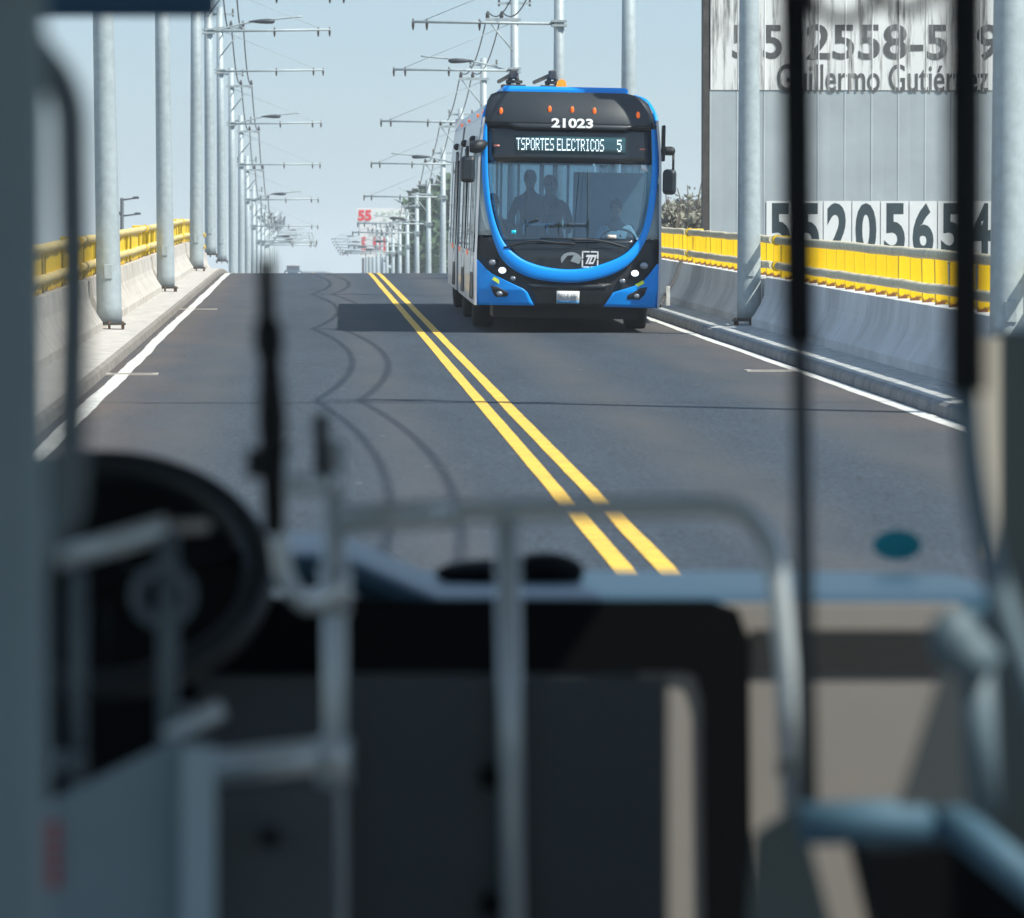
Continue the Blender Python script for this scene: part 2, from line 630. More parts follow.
def make_pole(side, arm_z, lamp, name, label):
    s = side                                  # +1: its arm reaches towards +X
    t = thing(name, label, 'pole')
    H = arm_z + 2.05
    MB().tube([Vector((0, 0, z)) for z in (.05, .3, H * .5, H)], [.158, .155, .128, .100], 20).build('shaft', M_GALV, t)
    MB().box((-.20, -.20, .045), (.20, .20, .07)).tube([(0, 0, .07), (0, 0, .085)], .175, 20).build('base_plate', M_STEEL_DK, t)
    for bx, by in ((-.165, -.165), (.165, -.165), (-.165, .165), (.165, .165), (0, -.17)):
        MB().disc((bx, by, -.01), (0, 0, 1), .016, .10, 8).build('anchor_bolt', M_RUST, t)
    ob = MB()
    ob.box((-.05, -.166, .62), (.05, -.148, .80), .006).build('hand_hole_cover', M_GALV, t)
    L = 3.32
    ar = MB().tube([(s * .08, 0, arm_z), (s * L, 0, arm_z + .03)], .034, 10)
    ar.box((-.17, -.17, arm_z - .07), (.17, .17, arm_z - .02)).box((-.17, -.17, arm_z + .03), (.17, .17, arm_z + .08))
    ar = ar.build('bracket_arm', M_GALV, t)
    for x in (L - .03, L - .34, L * .54):
        MB().tube([(s * x, 0, arm_z + .10), (s * x, 0, arm_z + .04), (s * x, 0, arm_z - .06), (s * x, 0, arm_z - .16)], [.012, .03, .032, .014], 8).build('insulator', M_PORC, ar)
    MB().tube([(s * (L - .25), 0, arm_z + .05), (s * .1, 0, arm_z + 1.28)], .009, 6).build('tie_rod', M_GALV, t)
    cz = arm_z + 1.38
    ca = MB().box((-.17 if s > 0 else -.80, -.14, cz - .04), (.80 if s > 0 else .17, -.06, cz + .04))
    ca.tube([(s * .72, -.10, cz - .02), (s * .05, -.10, cz - .85)], .022, 8)
    ca = ca.build('cross_arm', M_GALV, t)
    for x in (.36, .74):
        MB().tube([(s * x, -.10, cz + .03), (s * x, -.10, cz + .08), (s * x, -.10, cz + .16), (s * x, -.10, cz + .22)], [.03, .06, .045, .02], 8).build('insulator', M_PORC, ca)
    tc = MB().box((-.45, .03, H - .25), (.45, .09, H - .19)).build('top_bar', M_GALV, t)
    for x in (-.42, .42):
        MB().tube([(x, .06, H - .30), (x, .06, H - .05)], .03, 8).build('insulator', M_PORC, tc)
    if lamp:
        la = MB().tube(smooth_path([(s * .05, .15, arm_z - .05), (s * .7, .15, arm_z + .16), (s * 1.35, .15, arm_z + .28), (s * 2.55, .15, arm_z + .40)]), .024, 8).build('lamp_arm', M_GALV, t)
        hd = MB()
        prf = [(-.40, .03), (-.3, .06), (-.1, .11), (.1, .13), (.24, .12), (.30, .05)]
        hd.grid([[Vector((s * (1.5 + u), .15 + w * math.cos(2 * math.pi * k / 12), arm_z + .27 + w * .55 * math.sin(2 * math.pi * k / 12))) for k in range(12)] for u, w in prf], closed=True)
        hd.build('lamp_head', M_LAMP, la)
    return t


LAB_L = {40.5: 'tall galvanised pole left of the road, just outside the near cab post',
         66.0: 'thickest galvanised pole at the left, standing in a gap of the pale barrier',
         92.5: 'second galvanised pole from the left edge, its rusty bolted foot on the pavement',
         118.5: 'third galvanised pole from the left, its foot level with the road crest',
         144.5: 'left pole just past the crest carrying the highest visible long arm',
         170.0: 'slim left pole with the second highest arm, fifth from the left edge',
         195.5: 'slim left pole carrying a street lamp beside its third visible arm'}
LAB_R = {17.3: 'galvanised pole outside the right edge of the view',
         42.8: 'very thick galvanised pole at the right edge, in front of the phone number wall',
         68.0: 'galvanised pole between the bus and the black grab pole, its foot on the right pavement',
         93.5: 'plain galvanised pole rising behind the right half of the bus roof',
         119.5: 'galvanised pole behind the bus roof next to the orange beacon, with one long arm',
         144.5: 'galvanised pole behind the left of the bus roof, carrying lamp and cross bar',
         170.0: 'slim pole with braced cross bar above the left side of the bus'}
pole_l = make_pole(+1, 6.12, False, 'line_pole', '')
pole_l2 = make_pole(+1, 6.12, True, 'lamp_pole', '')
pole_r = make_pole(-1, 5.55, False, 'line_pole', '')
pole_r2 = make_pole(-1, 5.55, True, 'lamp_pole', '')
used = set()


def put_pole(proto, x, d, z, lean, label, group):
    if proto.name not in used:
        used.add(proto.name)
        o = proto
    else:
        o = copy_tree(proto)
    o.location = (x, d, z)
    o.rotation_euler = (0, lean, random.uniform(-.06, .06))
    o['label'] = label
    o['group'] = group
    return o


def pole_x(side, d):
    return (-2.44 - (.0 if d < 120 else min(.25, (d - 118) * .006))) if side < 0 else 5.69


ARM_L = {144.5: 6.27, 170.0: 5.79, 195.5: 4.47, 221.0: 3.13, 246.5: 1.66, 272.0: .31, 297.5: -.66}
ARM_R = {119.5: 5.67, 144.5: 5.22, 170.0: 4.18, 195.5: 3.0, 221.0: 1.79, 246.5: .55}
cross_l, cross_r = [], []
for i, d in enumerate(POLE_L):
    lamp = i % 2 == 0 and d > 100
    az = ARM_L.get(d)
    z = RZ(d) + .125 if az is None else az - 6.12 + GR * d
    if d < 130:
        z = RZ(d) + .125
    lab = LAB_L.get(d, 'small hazy line pole in the long left row sinking beyond the crest')
    grp = 'line poles along the left pavement' if d in LAB_L else 'hazy left poles beyond the crest'
    ln = -.018 if d in (66.0,) else (-.012 if d == 92.5 else random.uniform(-.008, .006))
    put_pole(pole_l2 if lamp else pole_l, pole_x(-1, d), d, z, ln, lab, grp)
    cross_l.append((pole_x(-1, d), d, z + 6.12 + 1.38 + .22, ln))
for i, d in enumerate(POLE_R):
    if d < 30:
        cross_r.append((5.69, d, RZ(d) + .125 + 5.55 + 1.38 + .22, 0))
        continue
    lamp = d in (144.5, 195.5) or (d > 200 and i % 2 == 1)
    az = ARM_R.get(d)
    z = RZ(d) + .125 if az is None else az - 5.55 + GR * d
    if d < 130:
        z = RZ(d) + .125
    lab = LAB_R.get(d, 'small hazy line pole in the long right row sinking beyond the crest')
    grp = 'line poles along the right pavement' if d in LAB_R else 'hazy right poles beyond the crest'
    put_pole(pole_r2 if lamp else pole_r, 5.69, d, z, random.uniform(-.003, .003), lab, grp)
    cross_r.append((5.69, d, z + 5.55 + 1.38 + .22, 0))


def feeder(name, side, off, cr, sag, label, r=.018):
    mb = MB()
    pts = []
    for i in range(len(cr) - 1):
        (xa, ya, za, la), (xb, yb, zb, lb) = cr[i], cr[i + 1]
        xa, xb = xa - side * off + za * 0 + la * 7, xb - side * off + lb * 7
        n = 14 if ya < 300 else 4
        for k in range(n):
            t = k / n
            pts.append(Vector((lerp(xa, xb, t), lerp(ya, yb, t) - .1, lerp(za, zb, t) - 4 * sag * t * (1 - t))))
    pts.append(Vector((cr[-1][0] - side * off, cr[-1][1], cr[-1][2])))
    mb.tube(pts, r, 6)
    return tag(mb.build(name, M_CABLE), label, 'cable', 'feeder cables strung between the line poles')


feeder('feeder_cable', 1, .36, cross_r, .62, 'sagging black cable strung on the right poles, the one nearer the shafts')
feeder('feeder_cable', 1, .74, cross_r, .62, 'sagging black cable strung on the right poles, the one nearer the road')
feeder('feeder_cable', -1, .36, cross_l, .75, 'sagging black cable along the left poles, on the inner insulators next to the shafts', .02)
feeder('feeder_cable', -1, .74, cross_l, .75, 'sagging black cable along the left poles, on the outer insulators over the pavement', .02)

# ------------------------------------------------------------------ barriers and yellow guard rails
JP = [(0.0, 0.0), (0.0, .10), (.045, .16), (.13, .31), (.165, .40), (.19, .62), (.40, .62), (.40, 0.0)]   # across, up


def barrier(side, a, b, m, label, caps=True):
    x0 = -2.50 if side < 0 else 5.67
    t = MB()
    st = []
    d = a
    step = 1.05
    joints = [a + 3.9 * k for k in range(1, int((b - a) / 3.9))]
    while d < b:
        st.append((d, 0.0))
        d += step
    for j in joints:
        st += [(j - .03, 0.0), (j - .012, .03), (j + .012, .03), (j + .03, 0.0)]
    st.append((b, 0.0))
    st.sort()
    rnd = random.Random(int(a * 10) + side)
    rows = []
    wob = 0
    for d, g in st:
        wob = .7 * wob + rnd.uniform(-.002, .002)
        rows.append([Vector((x0 + side * (u + g + wob), d - a, RZ(d) - RZ(a) + .122 + z * (1 - g * .1))) for u, z in JP])
    t.grid(rows, smooth=False)
    n = len(JP)
    o = len(t.v) - len(rows) * n
    t.f += [tuple(o + k for k in range(n)), tuple(o + (len(rows) - 1) * n + k for k in range(n))[::-1]]
    t.s += [False, False]
    ob = t.build('concrete_barrier', m)
    ob.location = (0, a, RZ(a))
    return tag(ob, label, 'barrier', 'concrete barriers along the ' + ('left' if side < 0 else 'right') + ' pavement')


def recess(side, d, m):
    """the plain wall standing behind a pole between two barriers"""
    x0 = -2.70 if side < 0 else 5.87
    a, b = (x0 - .2, x0) if side < 0 else (x0, x0 + .2)
    return MB().box((a, d - .62, RZ(d) + .1), (b, d + .62, RZ(d) + .72))


post_proto = {}


def guard(side, a, b, label):
    xr = -2.76 if side < 0 else 5.91
    t = thing('guard_rail', label, 'guard rail', (xr, a, RZ(a)), 'yellow guard rails on the ' + ('left' if side < 0 else 'right') + ' barrier')
    m = M_YRAIL if side < 0 else M_YRAIL_R
    ds = [a + (b - a) * k / 24 for k in range(25)]
    rnd = random.Random(int(a))
    for nm, z in (('upper_rail', 1.225), ('lower_rail', .90)):
        MB().tube([Vector((0 + rnd.uniform(-.006, .006), d - a, RZ(d) - RZ(a) + z + rnd.uniform(-.006, .006))) for d in ds], .05, 12).build(nm, m, t)
    # connecting sleeves with a spout-like collar at the end of the bay
    sl = MB()
    z = RZ(b) - RZ(a)
    for zz in (1.225, .90):
        sl.tube([(0, b - a - .10, z + zz), (0, b - a + .10, z + zz)], .068, 12)
    sl.box((side * .045, b - a - .06, z + .75), (side * .21, b - a + .06, z + 1.28), .01)
    sl.build('joint_post', M_YPOST, t)
    if side not in post_proto:
        pm = MB()
        # folded plate: flange towards the road and web across, foot plate on the concrete
        pm.box((side * (.025 if side < 0 else .051), -.006, .0), (side * (.165 if side > 0 else .10), .006, .46))
        pm.box((side * (.016 if side < 0 else .042), -(.33 if side < 0 else .03), .0), (side * (.024 if side < 0 else .05), .33 if side < 0 else .03, .46))
        post_proto[side] = pm.build('post', M_YPOST, t)
        first = True
    else:
        first = False
    n = int((b - a) / 1.02)
    for k in range(n):
        d = a + (b - a) * (k + .4) / n
        if first and k == 0:
            p = post_proto[side]
        else:
            p = post_proto[side].copy()
            COL.objects.link(p)
            p.parent = t
        p.location = (0, d - a, RZ(d) - RZ(a) + .62 + .124)
        p.rotation_euler = (0, random.uniform(-.03, .03), random.uniform(-.08, .08))


for p in ():
    pass
LB = [(20, 39.9, 'sunlit pale concrete barrier beside the near left cab post'),
      (41.1, 65.4, 'sunlit pale concrete barrier running up to the thickest left pole'),
      (66.6, 91.9, 'sunlit pale concrete barrier between the two nearest left poles'),
      (93.1, 117.9, 'short looking pale barrier between the second and third left poles'),
      (119.1, 143.9, 'last sunlit sliver of pale barrier at the left end of the crest')]
for a, b, l in LB:
    barrier(-1, a, b, M_CONC_PALE, l)
RB = [(18, 42.2, 'shaded grey concrete barrier behind the black padded grab poles at right'),
      (43.4, 67.4, 'shaded grey concrete barrier between the thick right pole and the pole nearest the bus'),
      (68.6, 92.9, 'shaded grey barrier between bus flank and first pole to its right'),
      (94.1, 118.9, 'concrete barrier hidden mostly behind the oncoming bus'),
      (120.1, 143.9, 'right concrete barrier at the crest behind the bus')]
for a, b, l in RB:
    barrier(1, a, b, M_CONC_GREY, l)
for side, ds, m in ((-1, (40.5, 66.0, 92.5, 118.5), M_CONC_PALE), (1, (42.8, 68.0, 93.5, 119.5), M_CONC_GREY)):
    where = {40.5: 'left pole outside the view', 66.0: 'thickest left pole', 92.5: 'second left pole', 118.5: 'third left pole', 42.8: 'thick pole at the right edge',
             68.0: 'pole right of the bus', 93.5: 'pole above the bus roof', 119.5: 'pole next to the beacon'}
    for d in ds:
        tag(recess(side, d, m).build('parapet_wall', m), 'short upright concrete wall behind the ' + where[d], 'wall')
for a, b, l in ((24, 40.2, 'yellow guard rail on the left barrier nearest the cab post'),
                (40.8, 64.3, 'bright yellow guard rail left of the thickest left pole'),
                (64.9, 91.0, 'bright yellow guard rail between the two nearest left poles'),
                (91.6, 118.0, 'yellow guard rail just behind the second left pole'),
                (118.6, 143.0, 'tiny end of yellow guard rail behind the third left pole')):
    guard(-1, a, b, l)
for a, b, l in ((20, 41.6, 'yellow guard rail behind the thick right edge pole'),
                (42.2, 66.4, 'long yellow guard rail in front of the big phone numbers'),
                (67.0, 81.6, 'yellow guard rail between two sleeves right of the bus'),
                (82.2, 106.0, 'yellow guard rail emerging from behind the bus at its right'),
                (106.6, 130, 'yellow guard rail at the crest hidden by the bus')):
    guard(1, a, b, l)
# cable drop and little white marker post on the right barrier beside the bus
tag(MB().tube(smooth_path([P(681, 262, 77.8), P(674, 280, 76.2), P(668, 290, 75.2), P(660, 306, 74.0)]), .028, 8).build('cable_drop', M_STEEL_DK),
    'dark rod slanting down the right barrier beside the bus', 'rod')
tag(MB().box(P(666.4, 305.5, 74.6), P(668.6, 286, 74.9)).build('marker_post', M_WHITE_LINE), 'thin white post on the pavement by the right barrier, next to the bus', 'post')
# ------------------------------------------------------------------ advertising wall with phone numbers on the right


def streaked(name, col, dark, sc=(3.2, 3.2, .22), lo=.60, hi=.72):
    m = mat(name, col, rough=.75)
    nt = m.node_tree
    b = nt.nodes['Principled BSDF']
    tc = nt.nodes.new('ShaderNodeTexCoord')
    mp = nt.nodes.new('ShaderNodeMapping')
    mp.inputs['Scale'].default_value = sc
    n = nt.nodes.new('ShaderNodeTexNoise')
    n.inputs['Scale'].default_value = 2.0
    n.inputs['Detail'].default_value = 7
    n.inputs['Roughness'].default_value = .7
    rp = nt.nodes.new('ShaderNodeValToRGB')
    rp.color_ramp.elements[0].position = lo
    rp.color_ramp.elements[1].position = hi
    rp.color_ramp.elements[0].color = (*col, 1)
    rp.color_ramp.elements[1].color = (*dark, 1)
    nt.links.new(tc.outputs['Object'], mp.inputs['Vector'])
    nt.links.new(mp.outputs[0], n.inputs['Vector'])
    nt.links.new(n.outputs['Fac'], rp.inputs['Fac'])
    nt.links.new(rp.outputs['Color'], b.inputs['Base Color'])
    return m


M_BB_WHITE = streaked('weathered_white_sheet', (.80, .80, .78), (.16, .16, .15), lo=.50, hi=.64)
M_BB_GREY = mat('grey_sheet_metal', (.40, .45, .47), rough=.6, var=.14, vscale=.8, bump=.5, bscale=1.4)
M_BB_PLATE = mat('white_number_plate', (.80, .81, .80), rough=.6, var=.05)
M_BB_INK = streaked('faded_black_letters', (.10, .10, .10), (.50, .49, .47), lo=.52, hi=.68)
M_BB_INK2 = mat('dark_teal_digits', (.035, .06, .07), rough=.6, var=.2)
M_BB_FRAME = mat('rusty_dark_frame', (.07, .06, .055), rough=.8, var=.5, vscale=3)
DB = 112.0
ORG = P(708, 300, DB)
bb = thing('billboard', 'huge grey sheet metal advertising wall with phone numbers behind the right barrier', 'billboard', ORG)


def BX(px):
    return P(px, 200, DB).x - ORG.x


def BZ(py):
    return P(800, py, DB).z - ORG.z


def corrug(x0, x1, z0, z1, y, pitch=.57):
    """upright sheets with a raised seam at every joint"""
    mb = MB()
    xs = []
    x = x0
    while x < x1 - .05:
        e = min(x + pitch, x1)
        xs += [(x, 0), (x + .012, -.008), (x + .03, -.008), (x + .042, 0), ((x + e) / 2, .006)]
        x = e
    xs.append((x1, 0))
    zs = [lerp(z0, z1, k / 10) for k in range(11)]
    rnd = random.Random(3)
    mb.grid([[Vector((x, y + dy + (rnd.uniform(-.0025, .0025)), z)) for x, dy in xs] for z in zs], smooth=False)
    return mb


XL, XR = BX(709), BX(1120)
Z90, Z201, ZT, Z0 = BZ(90), BZ(201), BZ(-150), -8.0 - ORG.z
corrug(XL, XR, Z0, Z90, 0).build('wall_sheet', M_BB_GREY, bb)
corrug(XL + .02, XR, Z90, ZT, -.016).build('white_sheet', M_BB_WHITE, bb)
MB().box((BX(703), -.05, Z0), (XL - .01, .5, ZT + .3)).box((BX(704), .1, Z0), (XR, .5, ZT)).build('frame', M_BB_FRAME, bb)


def letters(body, px0, px1, py0, py1, y, m, off=0.0):
    o = text_mb(body, BX(px0), BX(px1), BZ(py1), BZ(py0), off, .001).build('lettering', m, bb)
    o.location.y = y
    return o


letters('5', 732, 749, 25, 59, -.0195, M_BB_INK, .018)
letters('5', 763, 782, 25, 59, -.0195, M_BB_INK, .018)
letters('2558-5195', 806, 1024, 24, 60, -.0195, M_BB_INK, .018)
letters('Guillermo Gutiérrez', 777, 988, 64, 92, -.0195, M_BB_INK, .012)
pw = 28.6
for i, ch in enumerate('552056541'):
    x = 766 + i * pw
    MB().box((BX(x + .4), -.020, BZ(262)), (BX(x + pw - .6), -.012, Z201)).build('number_plate', M_BB_PLATE, bb)
    letters(ch, x + 3.5, x + pw - 4, 203, 257, -.0205, M_BB_INK2, .035)

# ------------------------------------------------------------------ trees
M_BARK = mat('bark', (.10, .08, .065), rough=.95, var=.4, vscale=6)
M_LEAF_D = mat('dark_foliage', (.07, .125, .06), rough=.8, var=.6, vscale=.5, vcol=(.03, .06, .035))
M_LEAF_G = mat('dry_foliage', (.30, .29, .23), rough=.9, var=.4, vscale=.8, vcol=(.20, .21, .16))


def tree(name, label, base, h, r, n, leaf, ml, group=None, seed=1, trunk_h=.4, sparse=False):
    rnd = random.Random(seed)
    t = thing(name, label, 'tree', base, group)
    tk = MB()
    tk.tube(smooth_path([(0, 0, 0), (rnd.uniform(-.2, .2), 0, h * .2), (rnd.uniform(-.3, .3), rnd.uniform(-.3, .3), h * .45), (rnd.uniform(-.4, .4), 0, h * .8)]), [lerp(.028 * h, .006 * h, k / 18) for k in range(19)], 8)
    cl = []
    for i in range(16 if not sparse else 26):
        a = rnd.uniform(0, 6.28)
        zz = rnd.uniform(trunk_h, 1.0)
        rr = r * (1 - ((zz - trunk_h) / (1 - trunk_h) - .4)**2 * 1.5) * rnd.uniform(.35, .95)
        c = Vector((math.cos(a) * rr, math.sin(a) * rr, zz * h))
        s = Vector((0, 0, max(h * .15, zz * h * .6)))
        mid = s.lerp(c, .5) + Vector((0, 0, h * .03))
        tk.tube(smooth_path([s, mid, c], 3), [lerp(.011 * h, .003 * h, k / 6) for k in range(7)], 5)
        if sparse:
            for _ in range(14):
                e = c + Vector((rnd.gauss(0, 1), rnd.gauss(0, 1), abs(rnd.gauss(0, 1.0)))) * r * .26
                tk.tube([s.lerp(c, rnd.uniform(.5, 1)), e], [.003 * h, .0012 * h], 4)
        cl.append((c, r * rnd.uniform(.22, .42)))
    tk.build('trunk', M_BARK, t, fix=False)
    cr = MB()
    for i in range(n):
        c, s = rnd.choice(cl)
        p = c + Vector((rnd.gauss(0, .5), rnd.gauss(0, .5), rnd.gauss(0, .42))) * s
        u = Vector((rnd.gauss(0, 1), rnd.gauss(0, 1), rnd.gauss(0, 1))).normalized()
        w = u.cross(Vector((rnd.gauss(0, 1), rnd.gauss(0, 1), rnd.gauss(0, 1)))).normalized()
        k = leaf * rnd.uniform(.5, 1.3)
        cr.add([p - u * k, p + w * k * .5, p + u * k, p - w * k * .5], [(0, 1, 2, 3)])
    cr.build('crown', ml, t, fix=False)
    return t


def tree_at(px, top, d, r, seed, label, group=None, n=2600, leaf=.34, ml=None, sparse=False, trunk_h=.35):
    p = P(px, top, d)
    return tree('tree', label, (p.x, d, -8.0), p.z + 8.0, r, n, leaf, ml or M_LEAF_D, group, seed, trunk_h, sparse)


g = 'dark trees beyond the crest'
tree_at(443, 186, 400, 3.0, 3, 'tallest dark tree beyond the crest, right beside the bus flank', g, 9000, .55, trunk_h=.2)
tree_at(423, 212, 436, 3.2, 4, 'dark tree with ragged top left of the tallest one beyond the crest', g, 9000, .55, trunk_h=.2)
tree_at(403, 232, 470, 3.4, 5, 'low dark bush in front of the red numbered sign beyond the crest', g, 8000, .5, trunk_h=.15)
tree_at(446, 200, 380, 3.0, 6, 'dark tree half hidden by the silver flank of the bus', g, 8000, .55, trunk_h=.2)
g = 'dry trees behind the right barrier'
tree_at(680, 203, 150, 1.3, 11, 'greyish dry tree with thin twigs between bus mirror and grey wall', g, 7000, .085, M_LEAF_G, True, .5)
tree_at(697, 207, 158, 1.3, 12, 'greyish dry tree touching the left edge of the grey wall', g, 7000, .085, M_LEAF_G, True, .5)
tree_at(664, 212, 146, .8, 13, 'greyish dry tree half hidden by the bus flank below its mirror', g, 5600, .085, M_LEAF_G, True, .5)

# ------------------------------------------------------------------ far sign with red numbers
M_SIGN = mat('far_white_sign', (.80, .80, .79), rough=.6)
M_RED = mat('red_digits', (.80, .03, .04), rough=.6)
M_PALEG = mat('pale_green_blot', (.55, .66, .52), rough=.7)
DS = 430.0
so = P(357, 262, DS)
sg = thing('roadside_sign', 'white sign with red digits far away, rising behind the right pole row', 'sign', (so.x, DS, -8.0))


def sx(px):
    return P(px, 230, DS).x - so.x


def sz(py):
    return P(390, py, DS).z + 8.0


MB().box((sx(357), 0, sz(222)), (sx(406), .4, sz(208))).build('upper_board', M_SIGN, sg)
MB().box((sx(360), .05, sz(257)), (sx(387), .45, sz(222.4))).box((sx(387), .05, sz(243)), (sx(401), .45, sz(222.4))).build('lower_board', M_SIGN, sg)
for b_, a0, a1, b0, b1 in (('55', 358, 371.5, 210, 221), ('5', 361.5, 366, 237, 253.5), ('50', 372.5, 386, 237, 253.5)):
    o = text_mb(b_, sx(a0), sx(a1), sz(b1), sz(b0), .05).build('digits', M_RED, sg)
    o.location.y = -.02 if b0 < 215 else .03
bl = MB()
rnd = random.Random(5)
for k in range(9):
    x, y = rnd.uniform(376, 402), rnd.uniform(211, 219)
    bl.box((sx(x), -.03, sz(y + 1.8)), (sx(x + rnd.uniform(1.5, 4)), .0, sz(y - rnd.uniform(0, 1.2))))
bl.build('printed_motif', M_PALEG, sg)
for x in (362, 398):
    MB().box((sx(x), .1, 0), (sx(x + 2), .35, sz(258 if x < 380 else 244))).build('post', M_STEEL_DK, sg)

# far car whose roof shows above the crest
DC = 600.0
M_CARB = mat('dark_blue_car_paint', (.02, .05, .08), rough=.3, coat=.6)
M_CARW = mat('white_car_roof', (.70, .70, .68), rough=.4)
M_CARG = mat('car_glass', (.03, .04, .05), rough=.1)
M_TYRE = mat('tyre_rubber', (.022, .022, .024), rough=.85, bump=.2)
cx = P(293, 266, DC)
zc = RZ(DC)
car = thing('car', 'tiny dark car with pale roof peeping over the crest between the pole rows', 'car', (cx.x, DC, zc))
w = 1.02
sec = [(-2.1, .35, .75), (-2.0, .3, .95), (-1.0, .28, 1.12), (-.9, .28, 1.14), (2.0, .3, 1.12), (2.2, .4, .8)]
MB().grid([[Vector((sx_ * w * (1 - .08 * (k in (0, 3))), y, z)) for k, (sx_, z) in enumerate(((-1, a), (-1, b * .8), (-.92, b), (.92, b), (1, b * .8), (1, a)))] for y, a, b in sec], closed=True).build('body', M_CARB, car)
MB().prism([(-w * .72, -1.0, 1.10), (-w * .72, -.3, 1.62), (-w * .72, 1.3, 1.64), (-w * .72, 1.9, 1.10)], (w * 1.44, 0, 0)).build('cabin', M_CARG, car)
MB().box((-w * .62, -.35, 1.62), (w * .62, 1.35, 1.75), .04).build('roof', M_CARW, car)
for a in (-1, 1):
    for b in (-1.4, 1.4):
        MB().disc((a * w * .98 - .1, b, .33), (1, 0, 0), .33, .2, 16).build('wheel', M_TYRE, car)
    MB().ball((a * w * .7, -2.05, .78), .12, 8, 6).build('headlight', M_SIGN, car)

# slim double armed lamp far off over the left guard rail
lp = P(122, 230, 210)
fl = thing('street_lamp', 'thin faraway street lamp with two short arms over the left guard rail', 'street lamp', (lp.x, 210, -8.0))
zt = P(122, 198, 210).z + 8
MB().tube([(0, 0, 0), (0, 0, zt)], [.12, .07], 8).build('pole', M_LAMP, fl)
for dx, py in ((.55, 198), (.62, 214), (-.2, 213)):
    z = P(122, py, 210).z + 8
    MB().tube([(0, 0, z - .08), (dx, 0, z)], .035, 6).box((dx - .12, -.08, z - .03), (dx + .12, .08, z + .06), .02).build('lamp_arm', M_LAMP, fl)
# ------------------------------------------------------------------ the oncoming trolleybus
ROLL = .019
BD = 68.7
S = BD / FPX
_b0 = P(567, 334, BD)
bus = thing('trolleybus', 'blue fronted articulated trolleybus coming towards us in the right lane', 'bus',
            (_b0.x, BD, RZ(BD)), rot=(math.atan(GR), ROLL, R(-.40)))
BLUE = mat('blue_paint', (.0, .33, 1.0), rough=.42, coat=.12, spec=.3, var=.06, vscale=2)
BLACK = mat('black_gloss_panel', (.012, .018, .024), rough=.22, coat=.5)
BSATIN = mat('black_satin_fairing', (.022, .030, .038), rough=.42, var=.2, vscale=2)
BPLAST = mat('black_plastic', (.016, .019, .022), rough=.55, bump=.1)
SILVER = mat('silver_paint', (.52, .545, .58), rough=.4, metal=.1, coat=.3, var=.12, vscale=3)
B_GLASS = glass_mat('bus_windshield_glass', (.60, .78, .88), .13)
B_SIDE = glass_mat('bus_side_glass', (.62, .68, .70), .05)
B_CORNER = mat('sky_toned_glass', (.42, .50, .50), rough=.08, coat=1.0)  # pale base colour carries the sky seen in the panes
ORANGE = mat('orange_marker_lens', (.85, .16, .02), rough=.3, emit=(1, .16, .02), es=.35)
AMBER = mat('amber_beacon', (.95, .38, .02), rough=.25, emit=(1, .35, .02), es=.7)
LENS = mat('headlight_lens', (.75, .8, .85), rough=.1, emit=(.9, .95, 1), es=1.1)
LENS2 = mat('grey_lens', (.35, .38, .42), rough=.12, metal=.5)
CHROME = mat('chrome', (.75, .77, .80), rough=.15, metal=1.0)
WHITEP = mat('white_print', (.82, .83, .83), rough=.5)
LEDM = mat('sign_led', (.3, .35, .36), rough=.5, emit=(.78, .93, 1.0), es=1.15)
SIGNBG = mat('sign_screen', (.03, .085, .105), rough=.15, coat=.6)
REFLY = mat('yellow_green_reflector', (.62, .74, .06), rough=.4, emit=(.6, .75, .03), es=.12)  # reflector brightened by a faint glow of its own
PINK = mat('pink_reflector', (.75, .25, .18), rough=.4)
M_DOOR = mat('silver_door_leaf', (.42, .47, .51), rough=.4, var=.1)
B_INT = mat('bus_interior_grey', (.34, .40, .43), rough=.8, var=.2)
B_SEAT = mat('bus_seat_blue', (.03, .07, .13), rough=.8, var=.3)


def F(px, py):
    """front face pixel -> (x, z) of the bus, its lean taken out"""
    X = (px - 567) * S
    Z = (334 - py) * S
    return X * math.cos(ROLL) - Z * math.sin(ROLL), X * math.sin(ROLL) + Z * math.cos(ROLL)


def YF(x, z):
    y = .22 * abs(x / 1.22)**3.2
    if z > 1.0:
        y += .085 * (z - 1.0)
    if z > 2.62:
        y += .9 * (z - 2.62)**2
    if z < .55:
        y += .25 * (.55 - z)
    return y


def fp(px, py, off=0.0):
    x, z = F(px, py)
    return Vector((x, YF(x, z) - off, z))


def span(rows, nx=16, nz=4, off=0.0, thick=.02):
    """panel of the curved front between left and right edge points, top to bottom"""
    mb = MB()
    rr = []
    for i in range(len(rows) - 1):
        for k in range(nz + (1 if i == len(rows) - 2 else 0)):
            t = k / nz
            (l0, r0), (l1, r1) = rows[i], rows[i + 1]
            l = (lerp(l0[0], l1[0], t), lerp(l0[1], l1[1], t))
            r = (lerp(r0[0], r1[0], t), lerp(r0[1], r1[1], t))
            rr.append([(lerp(l[0], r[0], q / nx), lerp(l[1], r[1], q / nx)) for q in range(nx + 1)])
    fr = [[fp(x, y, off) for x, y in row] for row in rr]
    bk = [[fp(x, y, off - thick) for x, y in row] for row in rr]
    mb.grid(fr)
    mb.grid(bk)
    n, m = len(rr), nx + 1
    o2 = n * m
    rim = [(i, 0) for i in range(n)] + [(n - 1, j) for j in range(1, m)] + [(i, m - 1) for i in range(n - 2, -1, -1)] + [(0, j) for j in range(m - 2, 0, -1)]
    ids = [i * m + j for i, j in rim]
    for a, b in zip(ids, ids[1:] + ids[:1]):
        mb.f.append((a, b, b + o2, a + o2))
        mb.s.append(False)
    return mb


